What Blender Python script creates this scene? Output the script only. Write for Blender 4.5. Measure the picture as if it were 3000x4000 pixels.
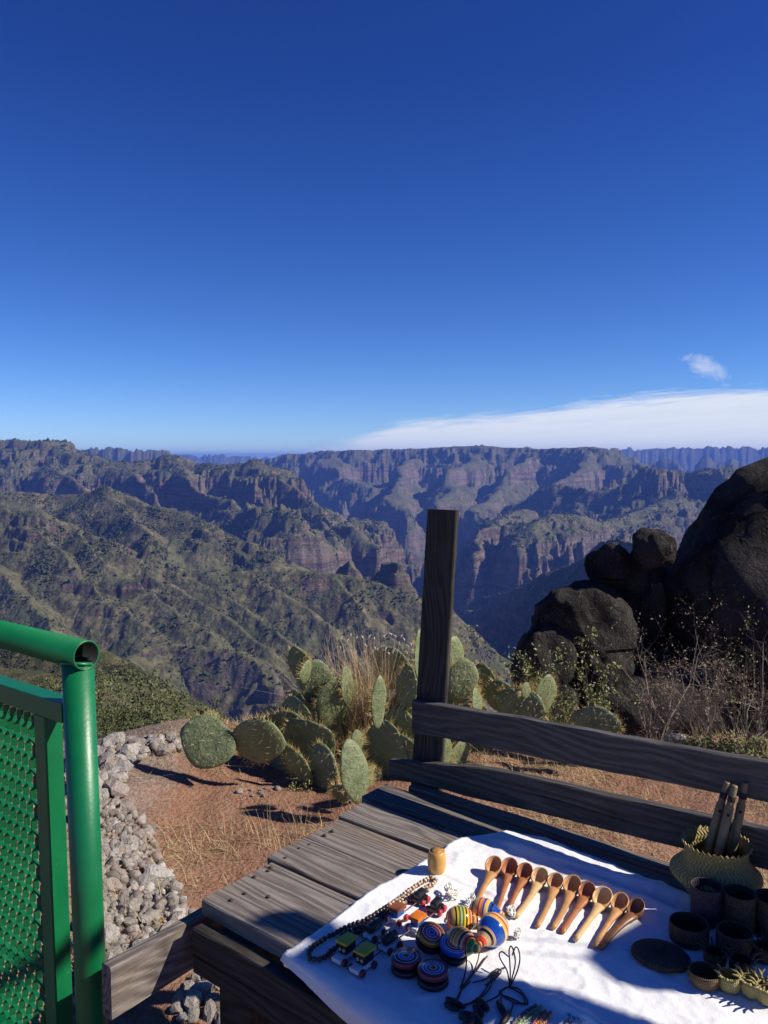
import bpy, bmesh, math, random
import numpy as np
from mathutils import Vector, Matrix, Euler

for o in list(bpy.data.objects):
    bpy.data.objects.remove(o)
SC = bpy.context.scene
COL = SC.collection
R = math.radians
rng = np.random.default_rng(7)
random.seed(7)

# ------------------------------------------------------------------ camera
EYE = 1.6
FPX, HORY = 3150.0, 1790.0            # focal length and horizon row of the 3000 x 4000 photograph
PITCH = math.atan((2000 - HORY) / FPX)
cam = bpy.data.cameras.new('camera')
cam.sensor_fit = 'VERTICAL'
cam.sensor_height = 36.0
cam.lens = FPX / 4000 * 36.0
cam.clip_start = 0.05
cam.clip_end = 60000
cam_o = bpy.data.objects.new('camera', cam)
COL.objects.link(cam_o)
cam_o.location = (0, 0, EYE)
cam_o.rotation_euler = (R(90) - PITCH, 0, 0)
SC.camera = cam_o

# ------------------------------------------------------------------ sun, sky, exposure
SUN_AZ, SUN_EL = R(-8), R(37)          # azimuth from +X (right of the camera), elevation
SUN_DIR = Vector((math.cos(SUN_AZ) * math.cos(SUN_EL), math.sin(SUN_AZ) * math.cos(SUN_EL), math.sin(SUN_EL)))
sl = bpy.data.lights.new('sun', 'SUN')
sl.energy = 5.0
sl.angle = R(0.53)
sl.color = (1.0, 0.93, 0.82)
so = bpy.data.objects.new('sun', sl)
COL.objects.link(so)
so.location = SUN_DIR * 50
so.rotation_euler = SUN_DIR.to_track_quat('Z', 'Y').to_euler()

W = bpy.data.worlds.new('World')
SC.world = W
W.use_nodes = True
wn, wl = W.node_tree.nodes, W.node_tree.links
wn.clear()


def wnode(t, **kw):
    n = wn.new(t)
    for k, v in kw.items():
        setattr(n, k, v)
    return n


def wmath(op, a, b=None, clamp=False):
    n = wn.new('ShaderNodeMath')
    n.operation = op
    n.use_clamp = clamp
    for i, v in enumerate((a, b)):
        if v is None:
            continue
        if isinstance(v, (int, float)):
            n.inputs[i].default_value = v
        else:
            wl.new(v, n.inputs[i])
    return n.outputs[0]


sky = wnode('ShaderNodeTexSky', sky_type='NISHITA', sun_disc=False)
sky.sun_elevation = SUN_EL
sky.sun_rotation = R(90) - SUN_AZ
sky.altitude = 2300
sky.air_density = 1.0
sky.dust_density = 0.08
sky.ozone_density = 4.0
bg = wnode('ShaderNodeBackground')
bg.inputs['Strength'].default_value = 0.054
outw = wnode('ShaderNodeOutputWorld')
# a high cloud sheet lying low over the horizon on the right, plus loose wisps
tc = wnode('ShaderNodeTexCoord')
sep = wnode('ShaderNodeSeparateXYZ')
wl.new(tc.outputs['Generated'], sep.inputs[0])
wx, wy, wz = sep.outputs
ry = wmath('MAXIMUM', wy, 0.02)
tx = wmath('DIVIDE', wx, ry)          # bearing (tangent), straight ahead = 0
tz = wmath('DIVIDE', wz, ry)
comb = wnode('ShaderNodeCombineXYZ')
wl.new(wmath('MULTIPLY', tx, 3.0), comb.inputs[0])
wl.new(wmath('MULTIPLY', tz, 26.0), comb.inputs[1])
nz = wnode('ShaderNodeTexNoise')
nz.inputs['Scale'].default_value = 1.6
nz.inputs['Detail'].default_value = 9
nz.inputs['Roughness'].default_value = 0.6
nz.inputs['Distortion'].default_value = 0.4
wl.new(comb.outputs[0], nz.inputs['Vector'])
# upper rim of the sheet rises to the right
top = wmath('MINIMUM', wmath('ADD', wmath('MULTIPLY', tx, 0.100), 0.046), wmath('MULTIPLY', wmath('ADD', tx, 0.125), 0.33))
top = wmath('MINIMUM', top, 0.16)
edge = wmath('SUBTRACT', top, tz)
edge = wmath('ADD', edge, wmath('MULTIPLY', wmath('SUBTRACT', nz.outputs['Fac'], 0.5), 0.026))
combs = wnode('ShaderNodeCombineXYZ')
wl.new(wmath('MULTIPLY', tx, 9.0), combs.inputs[0])
wl.new(wmath('MULTIPLY', wmath('SUBTRACT', tz, wmath('MULTIPLY', tx, 0.09)), 150.0), combs.inputs[1])
nzs = wnode('ShaderNodeTexNoise')
nzs.inputs['Scale'].default_value = 1.0
nzs.inputs['Detail'].default_value = 7
nzs.inputs['Roughness'].default_value = 0.65
nzs.inputs['Distortion'].default_value = 0.6
wl.new(combs.outputs[0], nzs.inputs['Vector'])
edge = wmath('ADD', edge, wmath('MULTIPLY', wmath('SUBTRACT', nzs.outputs['Fac'], 0.5), 0.034))
shd = wmath('MULTIPLY', edge, 70.0, True)
shd = wmath('MULTIPLY', shd, wmath('ADD', 0.70, wmath('MULTIPLY', nzs.outputs['Fac'], 0.55), True))
# torn left-hand beginning of the sheet
lft = wmath('MULTIPLY', wmath('ADD', tx, 0.16), 8.0, True)
sheet = wmath('MULTIPLY', shd, lft)
sheet = wmath('MULTIPLY', sheet, wmath('GREATER_THAN', wy, 0.02))
# small separate puff
comb2 = wnode('ShaderNodeCombineXYZ')
wl.new(wmath('MULTIPLY', tx, 10.0), comb2.inputs[0])
wl.new(wmath('MULTIPLY', tz, 18.0), comb2.inputs[1])
nz2 = wnode('ShaderNodeTexNoise')
nz2.inputs['Scale'].default_value = 2.4
nz2.inputs['Detail'].default_value = 8
nz2.inputs['Roughness'].default_value = 0.62
nz2.inputs['Distortion'].default_value = 0.8
wl.new(comb2.outputs[0], nz2.inputs['Vector'])


def puff(cx, cz, sx, sz, tilt, gain):
    dx = wmath('SUBTRACT', tx, cx)
    dz = wmath('ADD', wmath('SUBTRACT', tz, cz), wmath('MULTIPLY', dx, tilt))
    r2 = wmath('ADD', wmath('POWER', wmath('ABSOLUTE', wmath('DIVIDE', dx, sx)), 2.0),
               wmath('POWER', wmath('ABSOLUTE', wmath('DIVIDE', dz, sz)), 2.0))
    m = wmath('SUBTRACT', 1.0, r2)
    m = wmath('ADD', m, wmath('MULTIPLY', wmath('SUBTRACT', nz2.outputs['Fac'], 0.56), 4.5))
    return wmath('MULTIPLY', wmath('MULTIPLY', m, gain, True), wmath('GREATER_THAN', wmath('SUBTRACT', 2.6, r2), 0.0))


p1 = puff(0.398, 0.109, 0.040, 0.016, 0.32, 0.55)
cl = wmath('MAXIMUM', sheet, wmath('MULTIPLY', p1, 0.8))
cl = wmath('MULTIPLY', cl, 0.93)
mixc = wnode('ShaderNodeMix', data_type='RGBA')
wl.new(cl, mixc.inputs['Factor'])
hsv = wnode('ShaderNodeHueSaturation')
hsv.inputs['Saturation'].default_value = 1.2
wl.new(sky.outputs[0], hsv.inputs['Color'])
tint = wnode('ShaderNodeMix', data_type='RGBA', blend_type='MULTIPLY')
tint.inputs['Factor'].default_value = 1.0
wl.new(hsv.outputs[0], tint.inputs['A'])
hi_lo = wnode('ShaderNodeMix', data_type='RGBA')
wl.new(wmath('POWER', wmath('MULTIPLY', wmath('ABSOLUTE', wz), 2.4, True), 0.7), hi_lo.inputs['Factor'])
hi_lo.inputs['A'].default_value = (1.35, 1.60, 2.05, 1)
hi_lo.inputs['B'].default_value = (0.62, 0.73, 1.45, 1)
wl.new(hi_lo.outputs['Result'], tint.inputs['B'])
wl.new(tint.outputs['Result'], mixc.inputs['A'])
mixc.inputs['B'].default_value = (12.0, 12.6, 13.6, 1)
wl.new(mixc.outputs['Result'], bg.inputs['Color'])
wl.new(bg.outputs[0], outw.inputs[0])

SC.view_settings.view_transform = 'Standard'
SC.view_settings.look = 'None'
SC.view_settings.exposure = 0.38
SC.view_settings.gamma = 1.0
SC.view_settings.use_curve_mapping = False
SC.cycles.use_denoising = True
SC.cycles.max_bounces = 6
SC.cycles.diffuse_bounces = 2
SC.cycles.glossy_bounces = 2
SC.cycles.transmission_bounces = 3
SC.cycles.volume_bounces = 0
SC.cycles.transparent_max_bounces = 8
SC.cycles.caustics_reflective = False
SC.cycles.caustics_refractive = False


# ------------------------------------------------------------------ helpers
_cp, _sp = math.cos(PITCH), math.sin(PITCH)


def ray(px, py):
    x = (px - 1500) / FPX
    y = (2000 - py) / FPX
    return np.array([x, _cp + y * _sp, -_sp + y * _cp])


def at_z(px, py, z):
    d = ray(px, py)
    t = (z - EYE) / d[2]
    return Vector((d[0] * t, d[1] * t, z))


def at_y(px, py, y):
    d = ray(px, py)
    t = y / d[1]
    return Vector((d[0] * t, y, EYE + d[2] * t))


def new_obj(name, me, parent=None, loc=None, rot=None, scale=None):
    o = bpy.data.objects.new(name, me)
    COL.objects.link(o)
    if parent is not None:
        o.parent = parent
    if loc is not None:
        o.location = loc
    if rot is not None:
        o.rotation_euler = rot
    if scale is not None:
        o.scale = scale
    return o


def mesh_from(name, v, f, mat=None, smooth=False):
    me = bpy.data.meshes.new(name)
    v = np.asarray(v, dtype=np.float32).reshape(-1, 3)
    if isinstance(f, np.ndarray):
        n, k = f.shape
        me.vertices.add(len(v))
        me.vertices.foreach_set('co', v.ravel())
        me.loops.add(n * k)
        me.loops.foreach_set('vertex_index', f.astype(np.int32).ravel())
        me.polygons.add(n)
        me.polygons.foreach_set('loop_start', np.arange(0, n * k, k, dtype=np.int32))
        me.polygons.foreach_set('loop_total', np.full(n, k, dtype=np.int32))
        me.update(calc_edges=True)
    else:
        me.from_pydata([tuple(p) for p in v], [], f)
        me.update()
    if smooth:
        me.polygons.foreach_set('use_smooth', np.ones(len(me.polygons), dtype=bool))
    if mat is not None:
        me.materials.append(mat)
    return me


def part(name, v, f, mat, parent=None, smooth=False, **kw):
    return new_obj(name, mesh_from(name, v, f, mat, smooth), parent, **kw)


def empty(name, loc=(0, 0, 0), rot=None):
    o = bpy.data.objects.new(name, None)
    o.empty_display_size = 0.05
    COL.objects.link(o)
    o.location = loc
    if rot is not None:
        o.rotation_euler = rot
    return o


def tag(o, label=None, cat=None, group=None, kind=None):
    if label:
        o['label'] = label
    if cat:
        o['category'] = cat
    if group:
        o['group'] = group
    if kind:
        o['kind'] = kind
    return o


class MB:
    """collects shapes for one mesh"""
    def __init__(self):
        self.v, self.f = [], []

    def add(self, v, f):
        n = len(self.v)
        self.v.extend([tuple(p) for p in v])
        self.f.extend([tuple(i + n for i in q) for q in f])
        return self

    def box(self, c, s, rot=None):
        c = Vector(c)
        m = rot if rot is not None else Matrix.Identity(3)
        v = [c + m @ Vector((sx * s[0] / 2, sy * s[1] / 2, sz * s[2] / 2)) for sx in (-1, 1) for sy in (-1, 1) for sz in (-1, 1)]
        f = [(0, 1, 3, 2), (4, 6, 7, 5), (0, 4, 5, 1), (2, 3, 7, 6), (0, 2, 6, 4), (1, 5, 7, 3)]
        return self.add(v, f)

    def tube(self, pts, rad, n=6, cap=True):
        pts = [Vector(p) for p in pts]
        k = len(pts)
        rads = rad if isinstance(rad, (list, tuple, np.ndarray)) else [rad] * k
        v, f = [], []
        t0 = (pts[1] - pts[0]).normalized()
        a = t0.orthogonal().normalized()
        for i, p in enumerate(pts):
            t = (pts[min(i + 1, k - 1)] - pts[max(i - 1, 0)])
            if t.length < 1e-9:
                t = t0
            t = t.normalized()
            a = (a - t * a.dot(t))
            if a.length < 1e-6:
                a = t.orthogonal()
            a.normalize()
            b = t.cross(a)
            for j in range(n):
                w = 2 * math.pi * j / n
                v.append(p + (a * math.cos(w) + b * math.sin(w)) * rads[i])
        for i in range(k - 1):
            for j in range(n):
                f.append((i * n + j, i * n + (j + 1) % n, (i + 1) * n + (j + 1) % n, (i + 1) * n + j))
        if cap:
            f.append(tuple(reversed(range(n))))
            f.append(tuple((k - 1) * n + j for j in range(n)))
        return self.add(v, f)

    def lathe(self, prof, n=24, closed=False):
        v, f = [], []
        k = len(prof)
        for (r, z) in prof:
            for j in range(n):
                w = 2 * math.pi * j / n
                v.append((r * math.cos(w), r * math.sin(w), z))
        for i in range(k - 1 + (1 if closed else 0)):
            i2 = (i + 1) % k
            for j in range(n):
                f.append((i * n + j, i * n + (j + 1) % n, i2 * n + (j + 1) % n, i2 * n + j))
        if not closed:
            f.append(tuple(reversed(range(n))))
            f.append(tuple((k - 1) * n + j for j in range(n)))
        return self.add(v, f)

    def build(self, name, mat, parent=None, smooth=False, **kw):
        return part(name, self.v, self.f, mat, parent, smooth, **kw)


# ---- numpy noise
def _hash(ix, iy, seed):
    h = (ix.astype(np.int64) * 374761393 + iy.astype(np.int64) * 668265263 + seed * 2147483647) & 0xFFFFFFFF
    h = ((h ^ (h >> 13)) * 1274126177) & 0xFFFFFFFF
    h = h ^ (h >> 16)
    return h


def perlin(x, y, seed=0):
    x = np.asarray(x, dtype=np.float64)
    y = np.asarray(y, dtype=np.float64)
    x0 = np.floor(x); y0 = np.floor(y)
    fx, fy = x - x0, y - y0
    ix, iy = x0.astype(np.int64), y0.astype(np.int64)
    ux = fx * fx * fx * (fx * (fx * 6 - 15) + 10)
    uy = fy * fy * fy * (fy * (fy * 6 - 15) + 10)

    def g(dx, dy):
        a = _hash(ix + dx, iy + dy, seed).astype(np.float64) * (2 * math.pi / 4294967296.0)
        return np.cos(a) * (fx - dx) + np.sin(a) * (fy - dy)
    n00, n10, n01, n11 = g(0, 0), g(1, 0), g(0, 1), g(1, 1)
    return ((n00 * (1 - ux) + n10 * ux) * (1 - uy) + (n01 * (1 - ux) + n11 * ux) * uy) * 1.5


def fbm(x, y, oct=5, seed=0, gain=0.5, lac=2.03):
    s, a = 0.0, 1.0
    for i in range(oct):
        s = s + a * perlin(x, y, seed + i * 17)
        x, y = x * lac + 13.7, y * lac - 7.1
        a *= gain
    return s


def ridged(x, y, oct=5, seed=0, gain=0.5, lac=2.07):
    s, a = 0.0, 1.0
    for i in range(oct):
        s = s + a * (1 - np.abs(perlin(x, y, seed + i * 31)) * 2.0)
        x, y = x * lac + 5.3, y * lac + 9.2
        a *= gain
    return s


def smooth(a, b, x):
    t = np.clip((x - a) / (b - a), 0, 1)
    return t * t * (3 - 2 * t)


# ---- materials
class NT:
    def __init__(self, name):
        self.m = bpy.data.materials.new(name)
        self.m.use_nodes = True
        self.t = self.m.node_tree
        self.n, self.l = self.t.nodes, self.t.links
        self.n.clear()
        self.out = self.n.new('ShaderNodeOutputMaterial')
        self.b = self.n.new('ShaderNodeBsdfPrincipled')
        self.l.new(self.b.outputs[0], self.out.inputs[0])
        self._tc = None

    def set(self, inp, v):
        i = self.b.inputs[inp]
        if isinstance(v, (int, float)):
            i.default_value = v
        elif isinstance(v, tuple):
            i.default_value = v if len(v) == 4 else (*v, 1)
        else:
            self.l.new(v, i)
        return self

    def _in(self, sock, v):
        if v is None:
            return
        if isinstance(v, (int, float)):
            sock.default_value = v
        elif isinstance(v, tuple):
            if sock.type == 'RGBA':
                sock.default_value = v if len(v) == 4 else (*v, 1)
            else:
                sock.default_value = v
        else:
            self.l.new(v, sock)

    def tc(self, out='Object'):
        if self._tc is None:
            self._tc = self.n.new('ShaderNodeTexCoord')
        return self._tc.outputs[out]

    def geo(self, out):
        return self.n.new('ShaderNodeNewGeometry').outputs[out]

    def rand(self):
        return self.n.new('ShaderNodeObjectInfo').outputs['Random']

    def map(self, vec, scale=(1, 1, 1), loc=(0, 0, 0), rot=(0, 0, 0)):
        n = self.n.new('ShaderNodeMapping')
        self.l.new(vec, n.inputs[0])
        self._in(n.inputs['Location'], loc)
        n.inputs['Rotation'].default_value = rot
        n.inputs['Scale'].default_value = scale
        return n.outputs[0]

    def math(self, op, a, b=None, c=None, clamp=False):
        n = self.n.new('ShaderNodeMath')
        n.operation = op
        n.use_clamp = clamp
        for i, v in enumerate((a, b, c)):
            self._in(n.inputs[i], v)
        return n.outputs[0]

    def vmath(self, op, a, b=None):
        n = self.n.new('ShaderNodeVectorMath')
        n.operation = op
        self._in(n.inputs[0], a)
        if b is not None:
            self._in(n.inputs[1], b)
        return n.outputs[0] if op not in ('LENGTH', 'DOT_PRODUCT', 'DISTANCE') else n.outputs['Value']

    def sep(self, v):
        n = self.n.new('ShaderNodeSeparateXYZ')
        self.l.new(v, n.inputs[0])
        return n.outputs

    def comb(self, x=0.0, y=0.0, z=0.0):
        n = self.n.new('ShaderNodeCombineXYZ')
        for i, v in enumerate((x, y, z)):
            self._in(n.inputs[i], v)
        return n.outputs[0]

    def noise(self, vec, scale, detail=4, rough=0.55, dist=0.0, out='Fac'):
        n = self.n.new('ShaderNodeTexNoise')
        self._in(n.inputs['Vector'], vec)
        n.inputs['Scale'].default_value = scale
        n.inputs['Detail'].default_value = detail
        n.inputs['Roughness'].default_value = rough
        n.inputs['Distortion'].default_value = dist
        return n.outputs[out]

    def voro(self, vec, scale, feature='F1', out='Distance', rand=1.0):
        n = self.n.new('ShaderNodeTexVoronoi')
        n.feature = feature
        self._in(n.inputs['Vector'], vec)
        n.inputs['Scale'].default_value = scale
        n.inputs['Randomness'].default_value = rand
        return n.outputs[out]

    def ramp(self, fac, stops, interp='LINEAR'):
        n = self.n.new('ShaderNodeValToRGB')
        n.color_ramp.interpolation = interp
        el = n.color_ramp.elements
        while len(el) < len(stops):
            el.new(0.5)
        for e, (p, c) in zip(el, stops):
            e.position = p
            if isinstance(c, (int, float)):
                c = (c, c, c)
            e.color = (*c, 1) if len(c) == 3 else c
        self._in(n.inputs[0], fac)
        return n.outputs[0]

    def mix(self, fac, a, b, blend='MIX'):
        n = self.n.new('ShaderNodeMix')
        n.data_type = 'RGBA'
        n.blend_type = blend
        self._in(n.inputs['Factor'], fac)
        self._in(n.inputs['A'], a)
        self._in(n.inputs['B'], b)
        return n.outputs['Result']

    def maprange(self, v, a, b, c=0.0, d=1.0, sm=False):
        n = self.n.new('ShaderNodeMapRange')
        n.clamp = True
        if sm:
            n.interpolation_type = 'SMOOTHSTEP'
        self._in(n.inputs[0], v)
        for i, x in enumerate((a, b, c, d)):
            n.inputs[i + 1].default_value = x
        return n.outputs[0]

    def bump(self, h, dist=0.01, strength=1.0):
        n = self.n.new('ShaderNodeBump')
        n.inputs['Strength'].default_value = strength
        n.inputs['Distance'].default_value = dist
        self._in(n.inputs['Height'], h)
        self.l.new(n.outputs[0], self.b.inputs['Normal'])
        return n.outputs[0]


def plain(name, col, rough=0.6, var=0.15, scale=30.0, bump=0.0, spec=0.5, metal=0.0):
    t = NT(name)
    n = t.noise(t.tc(), scale, 5, 0.6)
    d = tuple(c * (1 - var) for c in col)
    e = tuple(min(1, c * (1 + var)) for c in col)
    t.set('Base Color', t.mix(t.maprange(n, 0.3, 0.7), d, e))
    t.set('Roughness', rough)
    t.set('Specular IOR Level', spec)
    t.set('Metallic', metal)
    if bump:
        t.bump(n, bump)
    return t.m

# ================================================================== the canyon
# strata: hard cliff bands and soft benches; M maps an even slope onto them
_bands = [(-2600, 1.0), (-1000, 1.0), (-860, 1.9), (-700, 0.72), (-500, 2.1), (-280, 0.70), (-165, 2.5), (-72, 0.70), (-20, 1.6), (5, 0.8),
          (35, 1.7), (62, 0.85), (400, 0.8)]
_zz = [_bands[0][0]]
_uu = [_bands[0][0]]
for (z0, _m0), (z1, _m1) in zip(_bands[:-1], _bands[1:]):
    _zz.append(z1)
    _uu.append(_uu[-1] + (z1 - z0) / _m0 if _m0 else 0)
_zz, _uu = np.array(_zz, float), np.array(_uu, float)
_uu -= np.interp(0, _zz, _uu)


def strata(u):
    return np.interp(u, _uu, _zz)


def unstrata(z):
    return np.interp(z, _zz, _uu)


# crest lines as photograph column, row and distance ahead in metres; slope; half width of the flat top
RIDGES = [
    # opposite wall and its spurs
    ([(1000, 1800, 7400), (1110, 1782, 6900), (1150, 1772, 6600), (1300, 1765, 6400), (1600, 1755, 6300), (1850, 1741, 6100),
      (2050, 1750, 6000), (2180, 1755, 5800), (2330, 1741, 5500), (2400, 1762, 5350), (2460, 1795, 5300)], 0.66, 40),
    ([(1300, 1790, 6100), (1290, 1850, 5500), (1420, 1875, 5250)], 0.85, 60),
    ([(1620, 1790, 6000), (1570, 1860, 5200), (1525, 1880, 4900), (1560, 1960, 4500), (1590, 2090, 4150)], 0.95, 25),
    ([(1850, 1780, 5800), (1760, 1870, 5000), (1720, 1960, 4550), (1700, 2080, 4200)], 0.85, 20),
    ([(2060, 1785, 5600), (1960, 1860, 5100), (1930, 1950, 4600), (1850, 2060, 4100)], 0.85, 20),
    ([(2330, 1765, 5300), (2240, 1850, 4900), (2150, 1890, 4600)], 0.85, 20),
    # far plateaus on the horizon
    ([(200, 1762, 7600), (300, 1757, 7300), (500, 1754, 7200), (590, 1762, 7000), (625, 1785, 6900)], 1.0, 150),
    ([(-400, 1770, 15000), (500, 1776, 15000), (650, 1772, 14500), (850, 1778, 14500), (1000, 1787, 15000), (1300, 1780, 15000)], 0.5, 200),
    ([(2200, 1765, 12500), (2350, 1757, 12500), (2600, 1752, 12500), (2800, 1750, 12300), (3000, 1745, 12000), (3500, 1743, 12000)], 0.6, 200),
    ([(2450, 1802, 8200), (2520, 1794, 8200), (2630, 1790, 8000), (2660, 1815, 7800)], 1.0, 40),
    ([(2700, 1805, 8600), (2770, 1768, 8500), (2800, 1782, 8400), (2860, 1776, 8400), (2920, 1808, 8200), (3050, 1815, 8000)], 0.9, 5),
    # right-hand mesa with its organ-pipe cliff, and spurs below it
    ([(2430, 1884, 4100), (2500, 1850, 3900), (2600, 1836, 3800), (2750, 1830, 3750), (2900, 1836, 3700), (3100, 1842, 3650), (3500, 1850, 3600)], 0.72, 90),
    ([(2430, 1884, 3800), (2300, 1895, 3900), (2180, 1888, 4050), (2100, 1915, 4150), (2010, 1975, 4250), (1950, 2040, 4350)], 0.95, 8),
    ([(2620, 1925, 3500), (2480, 2000, 3250), (2330, 2045, 3050), (2230, 2010, 2950), (2170, 2012, 2880), (2070, 2070, 2780), (1990, 2130, 2700)], 0.75, 15),
    ([(2230, 2010, 2950), (2270, 2075, 2850), (2290, 2130, 2750)], 0.95, 15),
    ([(2010, 1990, 3400), (1900, 2080, 3000), (1840, 2170, 2700)], 0.8, 10),
    # dark ridge on the near side of the gorge
    ([(2180, 2060, 3000), (2080, 2130, 2900), (1960, 2200, 2850)], 0.9, 5),
    # mid-left mesa
    ([(-700, 1700, 3900), (-300, 1700, 3700), (0, 1710, 3600), (110, 1716, 3550), (180, 1724, 3450)], 0.62, 40),
    ([(180, 1724, 3450), (300, 1770, 3350), (480, 1793, 3350), (620, 1790, 3350), (690, 1773, 3350), (790, 1815, 3300), (900, 1815, 3250), (1000, 1806, 3200), (1055, 1826, 3150)], 0.64, 15),
    ([(1055, 1826, 3150), (1090, 1872, 3050), (1170, 1930, 2950), (1260, 1985, 2850), (1330, 2045, 2720), (1390, 2052, 2650), (1440, 2120, 2560), (1470, 2180, 2500)], 0.95, 6),
    ([(690, 1790, 3300), (760, 1880, 3000), (880, 1950, 2800)], 0.75, 8),
    ([(180, 1760, 3400), (250, 1850, 3100), (330, 1900, 2900)], 0.75, 8),
    ([(450, 1800, 3300), (520, 1860, 3050), (600, 1920, 2850)], 0.75, 8),
    # pink butte below it
    ([(860, 1990, 2750), (1000, 1985, 2600), (1060, 1990, 2500), (1120, 1998, 2430), (1160, 2040, 2400), (1185, 2110, 2370)], 1.15, 30),
    ([(1260, 2030, 2700), (1310, 2150, 2450)], 0.9, 8),
]
SOFT = [
    # dark ridge on the near side of the gorge
    ([(3200, 2160, 1100), (3000, 2160, 1200), (2650, 2165, 1350), (2420, 2110, 1550), (2340, 2120, 1650), (2200, 2205, 1850), (2060, 2285, 2100), (1950, 2330, 2350), (1850, 2365, 2600)], 1.3, 3),
    # upper left ridge with a small capped knob
    ([(-500, 1880, 2150), (0, 1914, 2100), (200, 1936, 2080), (380, 1930, 2050), (410, 1904, 2040), (455, 1902, 2020), (480, 1925, 2010), (560, 1975, 1960),
      (660, 1985, 1930), (740, 2010, 1890), (850, 2085, 1800), (960, 2130, 1760), (1090, 2190, 1700)], 0.62, 4),
    ([(430, 1925, 2000), (560, 2060, 1800), (600, 2110, 1740)], 0.7, 3),
    # big near-left slope and its spurs
    ([(-700, 1900, 1650), (-200, 1970, 1580), (0, 1990, 1550), (150, 2010, 1530), (300, 2070, 1520), (440, 2110, 1510), (560, 2165, 1500), (590, 2130, 1500),
      (620, 2180, 1495), (700, 2215, 1480), (850, 2232, 1470), (1000, 2238, 1470), (1180, 2225, 1480), (1290, 2235, 1470), (1420, 2262, 1450), (1560, 2300, 1440),
      (1640, 2330, 1430), (1750, 2350, 1430), (1860, 2440, 1420), (1920, 2540, 1420), (1960, 2680, 1420)], 0.98, 3),
    ([(-300, 2010, 1560), (-100, 2180, 1400), (60, 2300, 1300), (200, 2420, 1210), (330, 2540, 1130)], 0.72, 2),
    ([(60, 2000, 1540), (200, 2130, 1450), (330, 2270, 1360), (450, 2360, 1300), (570, 2440, 1240), (660, 2510, 1190)], 0.72, 2),
    ([(300, 2075, 1515), (420, 2190, 1440), (600, 2330, 1350), (700, 2400, 1300), (830, 2490, 1230)], 0.72, 2),
    ([(440, 2115, 1505), (560, 2200, 1460), (760, 2330, 1380), (920, 2440, 1300), (1030, 2530, 1240)], 0.74, 2),
    ([(700, 2215, 1480), (850, 2310, 1420), (1000, 2400, 1350), (1130, 2500, 1280), (1220, 2590, 1220)], 0.78, 2),
    ([(1000, 2240, 1470), (1130, 2340, 1400), (1250, 2430, 1340), (1380, 2540, 1270), (1450, 2640, 1210)], 0.80, 2),
    ([(1290, 2240, 1465), (1370, 2350, 1400), (1490, 2460, 1340), (1610, 2580, 1280)], 0.85, 2),
    ([(1560, 2300, 1440), (1680, 2430, 1390), (1790, 2560, 1340)], 1.0, 2),
    ([(1480, 2200, 1640), (1505, 2188, 1630), (1540, 2215, 1610), (1560, 2280, 1590)], 1.6, 6),
    ([(1300, 2215, 1620), (1335, 2192, 1610), (1370, 2225, 1600)], 1.5, 4),
    # cliffed bench at the foot of that slope
    ([(-300, 2500, 1200), (150, 2520, 1180), (420, 2560, 1150), (520, 2560, 1150), (570, 2528, 1170)], 0.9, 5),
    ([(570, 2528, 1170), (640, 2512, 1190), (800, 2535, 1170), (960, 2545, 1150), (1040, 2600, 1120), (1080, 2680, 1090)], 1.5, 8),
    ([(1080, 2620, 1150), (1200, 2660, 1120), (1330, 2720, 1090)], 1.0, 5),
    # near left hill
    ([(-500, 2400, 420), (0, 2450, 380), (200, 2490, 360), (340, 2520, 350), (420, 2560, 340), (530, 2640, 325), (610, 2710, 315), (680, 2800, 300), (740, 2900, 290)], 0.72, 3),
    ([(-600, 2560, 150), (0, 2630, 120), (240, 2660, 110), (420, 2690, 105), (560, 2730, 100), (700, 2830, 95)], 0.6, 3),
]


def crest_field(ridges, wx, wy, conv, floor):
    best = np.full(wx.shape, floor)
    dist = np.full(wx.shape, 400.0)
    for (pts, s, w) in ridges:
        s = s * (1.25 if conv is not float and s >= 0.8 else 1.0)
        P = [at_y(a, b, d) for a, b, d in pts]
        Z = [conv(p.z) for p in P]
        for (a, za), (b, zb) in zip(zip(P[:-1], Z[:-1]), zip(P[1:], Z[1:])):
            dx, dy = b.x - a.x, b.y - a.y
            L2 = dx * dx + dy * dy
            t = np.clip(((wx - a.x) * dx + (wy - a.y) * dy) / L2, 0, 1)
            d = np.hypot(wx - a.x - t * dx, wy - a.y - t * dy)
            z = za + (zb - za) * t - s * np.maximum(d - w, 0)
            m = z > best
            best[m] = z[m]
            dist[m] = d[m]
    return best, dist


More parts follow.
